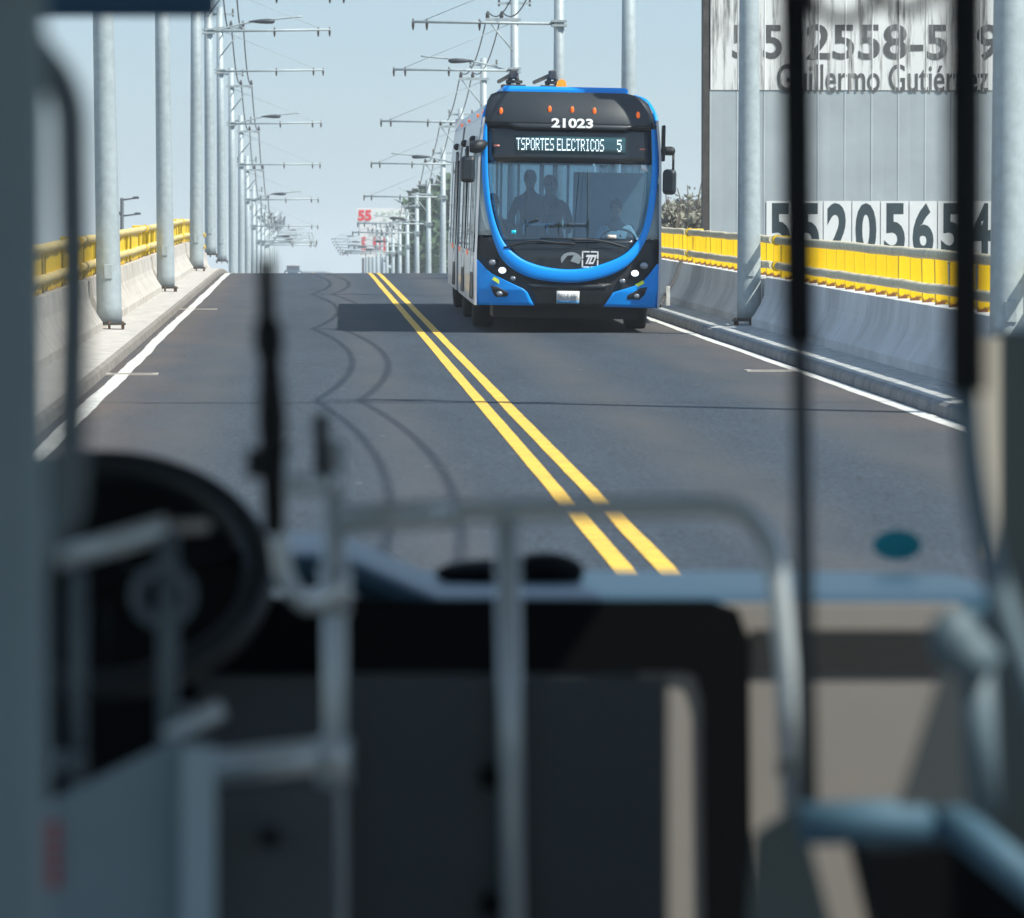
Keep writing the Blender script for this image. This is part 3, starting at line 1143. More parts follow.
def band(outer, inner, off, thick=.03, n=5):
    o_, i_ = smooth_path([(x, y, 0) for x, y in outer], 5), smooth_path([(x, y, 0) for x, y in inner], 5)
    rows = []
    for a, b in zip(o_, i_):
        row = []
        for k in range(n + 1):
            t = k / n
            p = a.lerp(b, t)
            bulge = .018 * (1 - (2 * t - 1)**2)
            row.append(fp(p.x, p.y, off + bulge))
        rows.append([fp(a.x, a.y, off - thick)] + row + [fp(b.x, b.y, off - thick)])
    return MB().grid(rows)


# --- front: black fairing with fleet number
DOME = [((500, 91.6), (628, 94.0)), ((492, 94.5), (641, 97.5)), ((488, 101), (650, 105)), ((486, 112), (654, 116)), ((485.5, 124), (655, 128.4))]
dome = span(DOME, 24, 4, .05, .05).build('roof_fairing', BSATIN, bus)
span([((506, 123.8), (638, 126.6)), ((516.5, 129.6), (626, 131.2))], 16, 2, .052, .05).build('fairing_lip', BSATIN, dome)
span([((485.5, 124.2), (655, 128.6)), ((486, 126), (655, 130.4))], 24, 1, .03, .03).build('fairing_seam', BPLAST, dome)


def on_front(mb, px, py, off, nm, m, parent, sc=1.0):
    """place a little mesh built round the origin in metres on the front face"""
    c = fp(px, py, off)
    return mb.build(nm, m, parent, xform=Matrix.Translation(c))


for px, py in ((501.5, 112), (550, 110.2), (572.6, 110.8), (594.8, 112), (638.8, 116)):
    on_front(MB().ball((0, 0, 0), .03, 10, 8, (.85, .8, 1.65)), px, py, .055, 'marker_light', ORANGE, dome)


def front_text(body, px0, px1, py0, py1, off, m, parent, nm='lettering', bold=0.0, shear=0.0):
    x0, x1 = F(px0, (py0 + py1) / 2)[0], F(px1, (py0 + py1) / 2)[0]
    z1, z0 = F((px0 + px1) / 2, py0)[1], F((px0 + px1) / 2, py1)[1]
    mb = text_mb(body, x0, x1, z0, z1, bold, .004, shear=shear)
    mb.v = [Vector((p.x, p.y + YF(p.x, p.z) - off, p.z)) for p in mb.v]
    return mb.build(nm, m, parent)


front_text('21023', 551.5, 593.3, 119.3, 128.9, .058, WHITEP, dome, 'fleet_number', .035)

# --- header panel and destination sign
head = span([((488, 126), (652, 130.5)), ((488.4, 163), (652.6, 165.5))], 20, 5, .0, .02).build('header_panel', BLACK, bus)
sgn = span([((515, 136.5), (626, 138.6)), ((515, 153.6), (626, 155.4))], 16, 3, .006, .01).build('destination_sign', SIGNBG, bus)
FONT = {'T': '11111 00100 00100 00100 00100 00100 00100', 'S': '01111 10000 10000 01110 00001 00001 11110', 'P': '11110 10001 10001 11110 10000 10000 10000',
        'O': '01110 10001 10001 10001 10001 10001 01110', 'R': '11110 10001 10001 11110 10100 10010 10001', 'E': '11111 10000 10000 11110 10000 10000 11111',
        'L': '10000 10000 10000 10000 10000 10000 11111', 'C': '01110 10001 10000 10000 10000 10001 01110', 'I': '01110 00100 00100 00100 00100 00100 01110',
        '5': '11111 10000 11110 00001 00001 10001 01110', ' ': '00000 ' * 7}


def led(ch, x, cw, pitch, w, y0):
    mb = MB()
    for r_, row in enumerate(FONT[ch].split()):
        for c_ in range(cw):
            if row[c_] == '1':
                q = (x + c_ * pitch, y0 + r_ * 1.76 + (x - 570) * .019)
                mb.prism([fp(q[0], q[1], .008), fp(q[0] + w, q[1], .008), fp(q[0] + w, q[1] + 1.36, .008), fp(q[0], q[1] + 1.36, .008)], (0, -.004, 0))
    return mb.build('lit_character', LEDM, sgn)


x = 516.6
for ch in 'TSPORTES ELECTRICOS':
    if ch == ' ':
        x += 2 * .80 + .78
        continue
    led(ch, x, 5, .80, .76, 139.7)
    x += 5 * .80 + .78
led('5', 617.5, 5, .9, .8, 139.8)
for px, py in ((497, 146.5), (643.3, 150)):
    span([((px - 3, py - .9), (px + 3, py - .9)), ((px - 3, py + .9), (px + 3, py + .9))], 2, 1, .008, .01).build('pink_reflector', PINK, head)

# --- windshield, lower black panel, blue hoop
OUT = [(481.6, 124), (482.0, 150), (482.8, 182), (486.5, 212.6), (495.6, 247), (506, 264.5), (527.6, 277.6), (556, 282.8), (584, 282.6), (612, 275.4), (631.4, 263), (646.7, 240), (655.8, 206.5), (660.0, 166.8), (659.2, 130)]
INN = [(487.4, 124), (487.8, 150), (488.8, 182), (492.8, 212.6), (502.6, 241), (518.5, 257.5), (536.8, 265.6), (558, 269.6), (578, 269.8), (600, 265.6), (625.3, 254.5), (640.6, 236), (648.6, 206.5), (652.8, 166.8), (652.2, 130)]
band(OUT, INN, .035).build('blue_hoop', BLUE, bus)
ws = span([((487.6, 162.5), (653, 165)), ((488.6, 182), (652.4, 183)), ((492.4, 212.6), (648.8, 206.5)), ((498, 230), (644, 228)), ((503, 242.6), (636.6, 241.4))], 20, 4, .0, .012).build('windshield', B_GLASS, bus)
span([((502, 242), (638, 241)), ((517, 258), (627, 255.5)), ((535, 266), (602, 267)), ((553, 271), (583, 271.5))], 20, 4, .004, .02).build('lower_panel', BLACK, bus)
span([((510, 250), (630, 248.6)), ((510, 250.6), (630, 249.2))], 16, 1, .007, .01).build('panel_seam', BPLAST, bus)
span([((475.4, 238), (660, 241)), ((475.4, 262), (659.6, 266)), ((476, 290), (659, 294)), ((476.6, 306), (658.6, 309.4))], 24, 4, -.035, .03).build('front_shell', BPLAST, bus)
for sgn_, xa, xb in ((-1, (474.8, 483.2), (476.4, 492)), (1, (658, 661.2), (649, 660.6))):
    if sgn_ < 0:
        rows = [((481, 128), (484, 128)), ((476.5, 160), (484, 160)), ((475.0, 200), (488, 200)), ((475, 236), (495, 236))]
    else:
        rows = [((657, 130), (660.8, 130)), ((658, 166), (662.6, 166)), ((653.6, 206), (662.6, 206)), ((645, 240), (661, 240))]
    span(rows, 4, 5, -.03, .02).build('corner_window', B_CORNER, bus)
# bumper corners
span([((475.6, 259.4), (478.4, 261)), ((475.6, 264), (485, 268.6)), ((475.6, 269.6), (491.6, 274.4)), ((475.8, 280), (511, 283.8)), ((475.8, 287), (523.4, 289.6)), ((476, 292.4), (527.4, 293)), ((476.4, 306), (534, 306.4))], 14, 4, .03, .05).build('bumper_corner', BLUE, bus)
span([((657.4, 265.4), (659.6, 264.8)), ((651.4, 273.4), (659.6, 273.6)), ((641.4, 284.6), (659.4, 284.8)), ((629, 288.6), (659.2, 289.4)), ((613, 293.4), (659, 295.4)), ((603.6, 307.6), (658.4, 309.4))], 14, 4, .03, .05).build('bumper_corner', BLUE, bus)
bc = span([((524, 283.4), (612, 284.4)), ((529, 294), (608, 295)), ((535, 306.2), (603, 307.4))], 14, 4, .0, .04).build('bumper_centre', BPLAST, bus)
span([((527, 284.6), (608, 285.6)), ((530, 289), (606, 290))], 14, 2, .012, .02).build('grille_bar', BSATIN, bc)
pl = span([((556.6, 291.6), (579.4, 292)), ((556.4, 304.2), (579.2, 304.6))], 4, 2, .022, .01).build('licence_plate', WHITEP, bc)
span([((556.8, 301.2), (579.0, 301.6)), ((556.6, 304.0), (578.9, 304.4))], 4, 1, .0235, .01).build('plate_stripe', mat('plate_blue', (.10, .35, .62), rough=.5), pl)
front_text('002 8 68R', 558, 578, 294.6, 300.2, .026, mat('plate_grey', (.30, .31, .33), rough=.6), pl, 'plate_number', .0)
for px, py, r_, m in ((492.6, 263.4, .043, LENS2), (502.3, 271.2, .046, LENS), (513, 279.2, .032, LENS2), (644.2, 266.6, .050, LENS2), (635.2, 274.2, .046, LENS), (622.4, 282, .036, LENS2), (499.6, 294.4, .036, LENS2), (637, 297.0, .036, LENS2)):
    h = on_front(MB().ball((0, 0, 0), r_, 14, 8, (1.15, .5, .9)), px, py, .02 if py < 290 else .05, 'headlight' if py < 290 else 'fog_lamp', m, bus)
    on_front(MB().tube([(0, .02, 0), (0, -.012, 0)], [r_ * 1.25, r_ * 1.2], 16), px, py, .012 if py < 290 else .042, 'bezel', BPLAST, h)
for rows in ([((490.6, 286.4), (497, 287.4)), ((493, 294), (508.6, 293.6)), ((496, 297.8), (507, 297.4))], [((640.6, 289), (648, 288)), ((628, 296), (645, 295.8)), ((627, 300.2), (640, 300.4))]):
    span(rows, 4, 2, .036, .02).build('fog_lamp_recess', BPLAST, bus)
for rows in ([((492, 276.6), (494.2, 275.2)), ((499.2, 283.4), (501.4, 281.8))], [((634.8, 284.6), (643.6, 280.6)), ((636, 288.4), (644.4, 284.4))]):
    pass
on_front(MB().box((-.055, -.004, -.022), (.055, .004, .022), M=Matrix.Rotation(R(32), 4, 'Y')), 496.6, 281.2, .036, 'yellow_reflector', REFLY, bus)
on_front(MB().box((-.055, -.004, -.022), (.055, .004, .022), M=Matrix.Rotation(R(-30), 4, 'Y')), 640.2, 284.8, .036, 'yellow_reflector', REFLY, bus)
# maker's emblem and operator's square logo
em = MB()
arc = []
for k in range(13):
    a = math.pi * (1.04 - k / 12 * 1.04)
    arc.append((math.cos(a) * .135, math.sin(a) * .098))
em.prism([(x, 0, z) for x, z in arc] + [(.06 + .06 * math.cos(-k * .5), 0, -.01 - .045 * math.sin(k * .8)) for k in range(4)] + [(-.01, 0, -.02), (.035, 0, .06), (-.05, 0, .05), (-.09, 0, .0), (-.12, 0, -.05)], (0, -.02, 0))
em.v = [Vector((p.x, p.y, p.z)) for p in em.v]
on_front(em, 571, 260.4, .006, 'emblem', CHROME, bus)
lg = MB()
h_ = .108
for a, b, c, d in ((-h_, -h_, -.007, -h_ + .018), (.007, -h_, h_, -h_ + .018), (-h_, h_ - .018, -.007, h_), (.007, h_ - .018, h_, h_), (-h_, -h_, -h_ + .018, -.007), (-h_, .007, -h_ + .018, h_), (h_ - .018, -h_, h_, -.007), (h_ - .018, .007, h_, h_)):
    lg.box((a, -.004, b), (c, 0, d))
logo = on_front(lg, 590, 260.2, .008, 'square_logo', WHITEP, bus)
l2 = MB()


def sl(x, z):
    return (x + z * .42, -.004, z)


l2.prism([sl(-.07, .03), sl(.065, .03), sl(.065, .06), sl(-.07, .06)], (0, .004, 0))
l2.prism([sl(-.035, -.06), sl(-.012, -.06), sl(-.012, .0295), sl(-.035, .0295)], (0, .004, 0))
l2.prism([sl(.0, -.06), sl(.05, -.06), sl(.05, -.035), sl(.0, -.035)], (0, .004, 0))
l2.prism([sl(.0, -.0345), sl(.022, -.0345), sl(.022, .0295), sl(.0, .0295)], (0, .004, 0))
l2.prism([sl(.05, -.06), sl(.068, -.06), sl(.068, .0295), sl(.05, .0295)], (0, .004, 0))
on_front(l2, 590, 260.2, .009, 'logo_letters', WHITEP, logo)
# wipers, stickers
for pts, nm in (([(575, 244.6), (556, 243.4), (533, 241.6), (512, 246), (504, 248.6)], 0), ([(571, 241), (592, 240.6), (610, 243.6), (627, 248.6)], 1)):
    wv = MB().tube([fp(a, b, .05) for a, b in smooth_path([(a, b, 0) for a, b in pts], 4) for a, b in [(a, b)]] if False else [fp(q.x, q.y, .05) for q in smooth_path([(a, b, 0) for a, b in pts], 4)], .014, 6).build('wiper', BPLAST, bus)
MB().tube([fp(540, 239.2, .03), fp(570, 239.4, .04), fp(600, 240.8, .03)], .012, 6).build('wiper_blade', BPLAST, bus)
span([((641.6, 165.6), (647, 165.8)), ((641.8, 171.6), (648.6, 172.6))], 3, 2, .004, .004).build('white_sticker', WHITEP, ws)
span([((607.6, 235.6), (616.4, 235.8)), ((607.6, 239.4), (616.4, 239.6))], 3, 1, .004, .004).build('paper_tag', mat('cream_paper', (.80, .68, .55), rough=.7), ws)
span([((511.4, 231.2), (516, 231)), ((511.4, 234.4), (516, 234.4))], 3, 1, .004, .004).build('cyan_sticker', mat('cyan_sticker', (.02, .55, .65), rough=.5, emit=(0, .5, .6), es=.3), ws)  # sticker material has a weak glow added to its cyan

# --- long body: strips of wall, doors, windows, roof
BL = 18.0
Y0 = .16


def strip(z0, x0, z1, x1, a, b, side, thick=.03):
    mb = MB()
    ys = [a + (b - a) * k / 8 for k in range(9)]
    mb.prism([(side * x0, a, z0), (side * x1, a, z1), (side * (x1 - thick), a, z1), (side * (x0 - thick), a, z0)], (0, b - a, 0))
    return mb


W0 = 1.215
PROF = [(.34, 1.205), (1.02, 1.215), (2.30, 1.19), (2.78, 1.14), (3.02, 1.00), (3.10, .80)]
for side in (-1, 1):
    for a, b in ((Y0, 10.0), (11.3, BL)):
        strip(.34, 1.205, 1.02, 1.215, a, b, side).build('side_panel', SILVER, bus)
        strip(2.30, 1.19, 2.78, 1.14, a, b, side).build('cornice_panel', SILVER, bus)
        # windows and pillars between
        n = 6 if a < 5 else 4
        for k in range(n):
            ya, yb = a + (b - a) * k / n, a + (b - a) * (k + 1) / n
            strip(1.022, 1.208, 2.298, 1.183, ya + .10, yb - .002, side, .012).build('side_window', B_SIDE, bus)
            strip(1.02, 1.215, 2.30, 1.19, ya, ya + .098, side).build('pillar', SILVER, bus)
    # roof shoulder
    MB().prism([(side * 1.141, Y0 + .25, 2.782), (side * 1.0, Y0 + .25, 3.02), (side * .8, Y0 + .25, 3.08), (side * .8, Y0 + .25, 3.04), (side * .98, Y0 + .25, 2.98), (side * 1.11, Y0 + .25, 2.782)], (0, BL - Y0 - .25, 0)).build('roof_shoulder', SILVER, bus)
MB().box((-.797, Y0 + .3, 3.04), (.797, BL, 3.08)).build('roof', SILVER, bus)
MB().box((-.88, .55, 3.03), (.76, 3.4, 3.20), .04).build('roof_cover', BLUE, bus)
for px in (482.4, 656.6):
    side = -1 if px < 560 else 1
    MB().tube(smooth_path([(side * 1.13, YF(1.13, 2.7) - .0, 2.70), (side * 1.10, .42, 2.86), (side * 1.0, .62, 3.03), (side * .86, .8, 3.09)], 4), .03, 8).build('blue_roof_edge', BLUE, bus)
MB().box((-1.19, BL - .04, .34), (1.19, BL, 1.3)).box((-1.13, BL - .04, 2.3), (1.13, BL, 3.02)).build('rear_wall', SILVER, bus)
MB().box((-1.16, BL - .03, 1.302), (1.16, BL - .01, 2.298)).build('rear_window', B_SIDE, bus)
bel = MB()
for k in range(9):
    y = 10.0 + .145 * k + .07
    w = 1.16 if k % 2 else 1.09
    bel.grid([[Vector((x * w, y + dy, z)) for x, z in ((-1, .45), (-1, 2.6), (-.85, 2.95), (.85, 2.95), (1, 2.6), (1, .45))] for dy in (-.0725, .0725)], closed=True, smooth=False)
bel.build('bellows', BPLAST, bus)
MB().box((-1.17, .3, .34), (1.17, BL - .05, .40)).build('floor', B_INT, bus)
# doors on the kerb side (left in the picture): dark leaves with frames
for ya in (1.0, 6.3, 12.4):
    dr = strip(.42, 1.2145, 2.40, 1.1905, ya, ya + 1.25, -1, .012).build('door', M_DOOR, bus)
    for y in (ya - .05, ya + .60, ya + 1.25):
        strip(.40, 1.224, 2.44, 1.199, y, y + .05, -1, .012).build('door_frame', BPLAST, dr)
    for y in (ya + .08, ya + .68):
        strip(.75, 1.2175, 2.2, 1.1965, y, y + .48, -1, .004).build('door_pane', B_CORNER, dr)
for y in (3.2, 8.4, 13.6):
    MB().ball((-1.19, y, 2.52), .055, 8, 6).build('side_camera', BPLAST, bus)
for y in (1.5, 4.4, 9.5, 14.2):
    MB().ball((-1.10, y, 2.86), .045, 8, 6, (.5, 1.8, .7)).build('side_marker', ORANGE, bus)
for y in (4.2, 9.0, 14.0):
    MB().box((-1.228, y, .95), (-1.207, y + .10, 1.03), .01).build('side_reflector', ORANGE, bus)
for side in (-1, 1):
    for y in (2.62, 8.45, 15.1):
        wh = MB()
        xo = side * 1.16
        prf = [(.30, -.02), (.46, .0), (.488, .04), (.488, .24), (.46, .28), (.30, .30)]
        wh.grid([[Vector((xo - side * u, y + r_ * math.cos(2 * math.pi * k / 28), .49 + r_ * math.sin(2 * math.pi * k / 28))) for k in range(28)] for r_, u in prf], closed=True)
        wo = wh.build('wheel', M_TYRE, bus)
        rm = MB()
        rm.grid([[Vector((xo - side * u, y + r_ * math.cos(2 * math.pi * k / 28), .49 + r_ * math.sin(2 * math.pi * k / 28))) for k in range(28)] for r_, u in [(.30, .0), (.28, .07), (.16, .05), (.14, .0), (.02, .0)]], closed=True)
        rm.build('rim', LENS2, wo)
MB().box((-.95, .6, .18), (.95, 16.5, .335)).build('underframe', BPLAST, bus)
# inner parts seen through the glass
MB().box((-1.1, .32, .9), (1.1, .75, 1.18), .05).build('dashboard', BPLAST, bus)
for x, y in ((-.55, 3.6), (.0, 4.6), (-.62, 5.6), (.05, 6.6), (-.1, 7.6), (.1, 3.0), (-.8, 3.2), (-.02, 9.0), (-.7, 8.6)):
    MB().tube([(x, y, .4), (x, y, 2.75)], .02, 6).build('grab_pole', WHITEP, bus)
for x in (-.95, .95):
    for y in (3.4, 4.3, 5.2, 6.1, 7.0, 8.2, 9.1):
        st = MB().box((x - .2, y, .78), (x + .2, y + .42, .86), .02).box((x - .2, y + .4, .8), (x + .2, y + .47, 1.5), .03).box((x - .08, y + .1, .4), (x + .08, y + .3, .78)).build('seat', B_SEAT, bus)
MB().tube(fillet([fp(525, 236, -.5), fp(525, 225.4, -.5), fp(556, 225.4, -.5)], .05), .016, 8).tube([fp(548.6, 236, -.5), fp(548.6, 226, -.5)], .014, 8).build('handrail', WHITEP, bus)
pnl = MB().box((.12, 1.75, .4), (1.12, 1.8, 2.1)).build('driver_screen', B_INT, bus)
MB().box((.45, 1.32, .75), (.95, 1.6, .9), .04).box((.47, 1.58, .85), (.93, 1.70, 1.42), .05).build('driver_seat', B_SEAT, bus)
sw = MB().tube([Vector((.68 + .22 * math.cos(k * math.pi / 12), .86 - .10 * math.sin(k * math.pi / 12), 1.22 + .14 * math.sin(k * math.pi / 12))) for k in range(25)], .016, 8)
sw.tube([(.68, .86, 1.22), (.68, .72, 1.0)], .03, 8).tube([(.48, .86, 1.22), (.88, .86, 1.22)], .014, 6)
sw.build('steering_wheel', BPLAST, bus)
# mirrors
arm = MB().tube(smooth_path([fp(486, 143.6, .08), fp(478, 147.4, .2), fp(470, 147.8, .26)], 4), [.035, .05, .07, .08, .085, .085, .08, .075, .07], 10)
arm.tube([fp(467.6, 147, .26), fp(467.6, 158, .27)], .02, 8)
arm.build('mirror_arm', BPLAST, bus)


def mirror_case(l, t, r, b, off):
    c = fp((l + r) / 2, (t + b) / 2, off)
    hx, hz = (r - l) / 2 * S, (b - t) / 2 * S
    return MB().box((c.x - hx, c.y - .07, c.z - hz), (c.x + hx, c.y + .07, c.z + hz), .05)


mc = mirror_case(460.4, 156.8, 475.4, 183.4, .27).build('mirror', BSATIN, bus)
arm = mirror_case(661.4, 147.2, 676.2, 156.2, .16)
arm.tube([fp(674.6, 154, .16), fp(674.2, 171, .17)], .016, 8)
arm.build('mirror_arm', BPLAST, bus)
mirror_case(663.4, 170, 677, 195.6, .18).build('mirror', BSATIN, bus)
MB().box((1.195, .12, 2.25), (1.235, .40, 2.72), .015).build('mirror_mount', BPLAST, bus)
# roof furniture: amber beacon and the feet of the folded trolley poles
bpos = fp(564, 91.5, -.42)
bpos = Vector((bpos.x, 1.1, 3.12))
MB().tube([(bpos.x, .9, 3.15), (bpos.x, .9, 3.21), (bpos.x, .9, 3.28), (bpos.x, .9, 3.305)], [.075, .072, .055, .02], 12).build('beacon', AMBER, bus)
for px in (518.5, 558.6):
    x = F(px, 84)[0]
    tb = MB()
    tb.box((x - .16, 2.0, 3.195), (x + .16, 2.5, 3.25), .01)
    tb.tube([(x - .07, 2.2, 3.24), (x - .02, 2.2, 3.42)], .03, 8).tube([(x + .07, 2.2, 3.24), (x + .02, 2.2, 3.42)], .03, 8)
    tb.box((x - .05, 2.1, 3.33), (x + .05, 2.35, 3.45), .015).box((x - .10, 2.15, 3.27), (x + .12, 2.25, 3.31)).tube([(x, 2.25, 3.40), (x, 9.0, 3.44)], .03, 8)
    tb.build('trolley_pole_foot', M_STEEL_DK, bus)

# ------------------------------------------------------------------ people inside the oncoming bus
SKIN = mat('skin', (.52, .31, .21), rough=.6)
HAIR = mat('dark_hair', (.018, .014, .012), rough=.6)
SHIRT = mat('pale_blue_shirt', (.70, .78, .84), rough=.8)
TROUS = mat('dark_trousers', (.03, .035, .05), rough=.85)
COAT = mat('dark_jacket', (.03, .035, .045), rough=.85)
COAT2 = mat('brown_jacket', (.12, .075, .06), rough=.85)


def skin_body(name, joints, edges, m, parent):
    me = bpy.data.meshes.new(name)
    me.from_pydata([j[0] for j in joints], edges, [])
    ob = bpy.data.objects.new(name, me)
    COL.objects.link(ob)
    md = ob.modifiers.new('skin', 'SKIN')
    md.use_smooth_shade = True
    for i, j in enumerate(joints):
        me.skin_vertices[0].data[i].radius = (j[1], j[2] if len(j) > 2 else j[1])
    me.skin_vertices[0].data[0].use_root = True
    sb = ob.modifiers.new('sub', 'SUBSURF')
    sb.levels = sb.render_levels = 1
    dg = bpy.context.evaluated_depsgraph_get()
    m2 = bpy.data.meshes.new_from_object(ob.evaluated_get(dg))
    bpy.data.objects.remove(ob)
    m2.materials.clear()
    m2.materials.append(m)
    m2.name = name
    o = bpy.data.objects.new(name, m2)
    COL.objects.link(o)
    o.parent = parent
    return o


def person(label, loc, seated, top, group=None):
    """stands or sits facing -Y; loc is the point under the hips (seated) or the feet"""
    hz = .12 if seated else .92
    t = thing('person', label, 'person', loc, group)
    J = [((0, 0, hz), .13, .11), ((0, 0, hz + .22), .13, .10), ((0, 0, hz + .42), .12, .10), ((0, -.01, hz + .52), .055, .055), ((0, -.02, hz + .60), .058, .06)]
    E = [(0, 1), (1, 2), (2, 3), (3, 4)]
    for s in (-1, 1):
        i = len(J)
        if seated:
            J += [((s * .165, 0, hz + .395), .055), ((s * .25, -.16, hz + .22), .045), ((s * .16, -.40, hz + .26), .032), ((s * .14, -.47, hz + .27), .034), ((s * .10, -.10, hz - .02), .085), ((s * .14, -.42, hz), .065), ((s * .14, -.46, hz - .38), .045), ((s * .14, -.60, hz - .42), .04)]
        else:
            J += [((s * .165, 0, hz + .395), .055), ((s * .25, -.02, hz + .16), .045), ((s * .23, -.20, hz + .05), .032), ((s * .20, -.27, hz + .05), .034), ((s * .10, 0, hz - .08), .085), ((s * .11, -.02, .48), .06), ((s * .11, .02, .09), .042), ((s * .12, -.12, .04), .04)]
        E += [(2, i), (i, i + 1), (i + 1, i + 2), (i + 2, i + 3), (0, i + 4), (i + 4, i + 5), (i + 5, i + 6), (i + 6, i + 7)]
    skin_body('body', J, E, TROUS, t)
    # jacket or shirt over trunk and upper arms
    JC = [((0, 0, hz + .02), .15, .125), ((0, 0, hz + .22), .15, .115), ((0, 0, hz + .41), .13, .11), ((0, -.01, hz + .485), .075, .07)]
    EC = [(0, 1), (1, 2), (2, 3)]
    for s in (-1, 1):
        i = len(JC)
        if seated:
            JC += [((s * .17, 0, hz + .39), .065), ((s * .26, -.16, hz + .22), .055), ((s * .19, -.32, hz + .25), .045)]
        else:
            JC += [((s * .17, 0, hz + .39), .065), ((s * .26, -.02, hz + .16), .055), ((s * .24, -.14, hz + .08), .045)]
        EC += [(2, i), (i, i + 1), (i + 1, i + 2)]
    skin_body('top', JC, EC, top, t)
    hd = MB()
    c = Vector((0, -.03, hz + .67))
    prf = [(-.125, .03, 0), (-.11, .055, -.012), (-.07, .068, -.008), (-.02, .078, 0), (.03, .082, .004), (.08, .07, .01), (.11, .045, .015), (.122, .01, .015)]
    hd.grid([[c + Vector((r_ * .93 * math.sin(2 * math.pi * k / 16), dy + r_ * 1.2 * math.cos(2 * math.pi * k / 16), z)) for k in range(16)] for z, r_, dy in prf], closed=True)
    hd.tube([c + Vector((0, -.095, .02)), c + Vector((0, -.118, -.025)), c + Vector((0, -.09, -.04))], [.008, .016, .012], 6)
    for s in (-1, 1):
        hd.ball(c + Vector((s * .078, .01, -.005)), .028, 8, 6, (.35, .7, 1))
    hd = hd.build('head', SKIN, t)
    for s in (-1, 1):
        MB().ball(c + Vector((s * .032, -.088, .012)), .012, 8, 6, (1.3, .5, .8)).build('eye', HAIR, hd)
    MB().box(c + Vector((-.025, -.093, -.062)), c + Vector((.025, -.085, -.054))).build('mouth', mat('lips', (.25, .09, .07)), hd)
    hr = MB()
    hr.grid([[c + Vector((r_ * .95 * math.sin(2 * math.pi * k / 16), dy + r_ * 1.2 * math.cos(2 * math.pi * k / 16), z + (.03 if math.cos(2 * math.pi * k / 16) < -.3 and z < .06 else 0))) for k in range(16)] for z, r_, dy in [(-.04, .084, .014), (.03, .092, .016), (.08, .082, .018), (.118, .054, .018), (.134, .012, .015)]], closed=True)
    hr.build('hair', HAIR, hd)
    return t


bm_ = Matrix.Translation(bus.location) @ Euler(bus.rotation_euler).to_matrix().to_4x4()


def in_bus(x, y, z):
    return bm_ @ Vector((x, y, z))


p1 = person('driver in pale shirt sitting behind the windshield of the oncoming bus', in_bus(.69, 1.42, .84), True, SHIRT)
p2 = person('passenger standing with raised head, tallest dark figure inside the oncoming bus', in_bus(-.42, 1.9, .40), False, COAT, 'passengers standing behind the windshield')
p3 = person('smaller dark passenger beside the tallest figure inside the oncoming bus', in_bus(-.12, 2.3, .33), False, COAT2, 'passengers standing behind the windshield')

person('seated passenger in brown at the left side inside the oncoming bus', in_bus(-.88, 3.55, .88), True, COAT2, 'passengers further back in the bus')
person('passenger in dark clothes far back in the aisle of the oncoming bus', in_bus(.0, 6.2, .36), False, COAT, 'passengers further back in the bus')
# ------------------------------------------------------------------ the cab of the bus the view is taken from
CO = Vector((.1, 5.0, RZ(5.0) + .02))
cab = thing('bus_cab', 'dim cab of our own bus with grab rails, steering wheel and dashboard in front', 'bus', CO)
C_TUBE = mat('brushed_rail_steel', (.74, .79, .79), rough=.3, metal=.3, var=.08)
C_TUBE_D = mat('dark_painted_tube', (.15, .19, .205), rough=.5)
C_PAD = mat('black_foam_sleeve', (.014, .015, .017), rough=.8)
C_GREY = mat('grey_cab_panel', (.31, .405, .44), rough=.6, var=.05, vscale=3)
C_GREY_L = mat('light_grey_cab_panel', (.50, .62, .66), rough=.55)
C_DARK = mat('charcoal_cab_panel', (.086, .098, .102), rough=.6, var=.06, vscale=2)
C_BLACK = mat('black_cab_plastic', (.004, .005, .006), rough=.7, spec=.12)
C_BLACK2 = mat('recess_shade', (.035, .035, .036), rough=.7)  # shade tone for the strip on the trim panel
C_PILLAR = mat('dark_teal_pillar', (.018, .034, .042), rough=.7)
C_CREAM = mat('cream_trim', (.70, .64, .54), rough=.7)
C_WHEEL = mat('steering_wheel_leather', (.009, .013, .016), rough=.5)
C_DASH = mat('sky_tinted_dash', (.030, .085, .13), rough=.38)  # blue of the reflected sky put into the base colour
C_BEIGE = mat('beige_cab_panel', (.40, .365, .33), rough=.7, var=.06, vscale=2)
C_BLUE = mat('blue_grey_ledge', (.09, .19, .27), rough=.65)
C_TUBE_B = mat('blued_tube', (.17, .24, .28), rough=.5)
C_NAVY = mat('navy_visor', (.045, .13, .25), rough=.6)
C_TEAL = mat('teal_sticker', (.0, .32, .38), rough=.5)
C_SHELL = mat('cab_lining', (.42, .43, .43), rough=.8)
C_FLOOR = mat('cab_floor', (.20, .21, .22), rough=.8)
C_RED = mat('red_sticker', (.55, .06, .06), rough=.5)


def cb(mb, nm, m, parent=None):
    if parent is None:
        return mb.build(nm, m, cab, org=CO)
    return mb.build(nm, m, parent, org=CO)


def T(pts, w, n=14, rad=None, mb=None):
    """tube through pixel stations (px, py, metres ahead), w pixels thick"""
    q = [P(*p) for p in pts]
    if rad:
        q = fillet(q, rad, 8)
    d = sum(p[2] for p in pts) / len(pts)
    return (mb or MB()).tube(q, w / 2 * d / FPX, n)


def plate(pts, d, th):
    return MB().prism([P(x, y, d) for x, y in pts], (0, th, 0))


# shell: floor, lining, roof, window glass
def wz(z, y):
    return z + GR * y


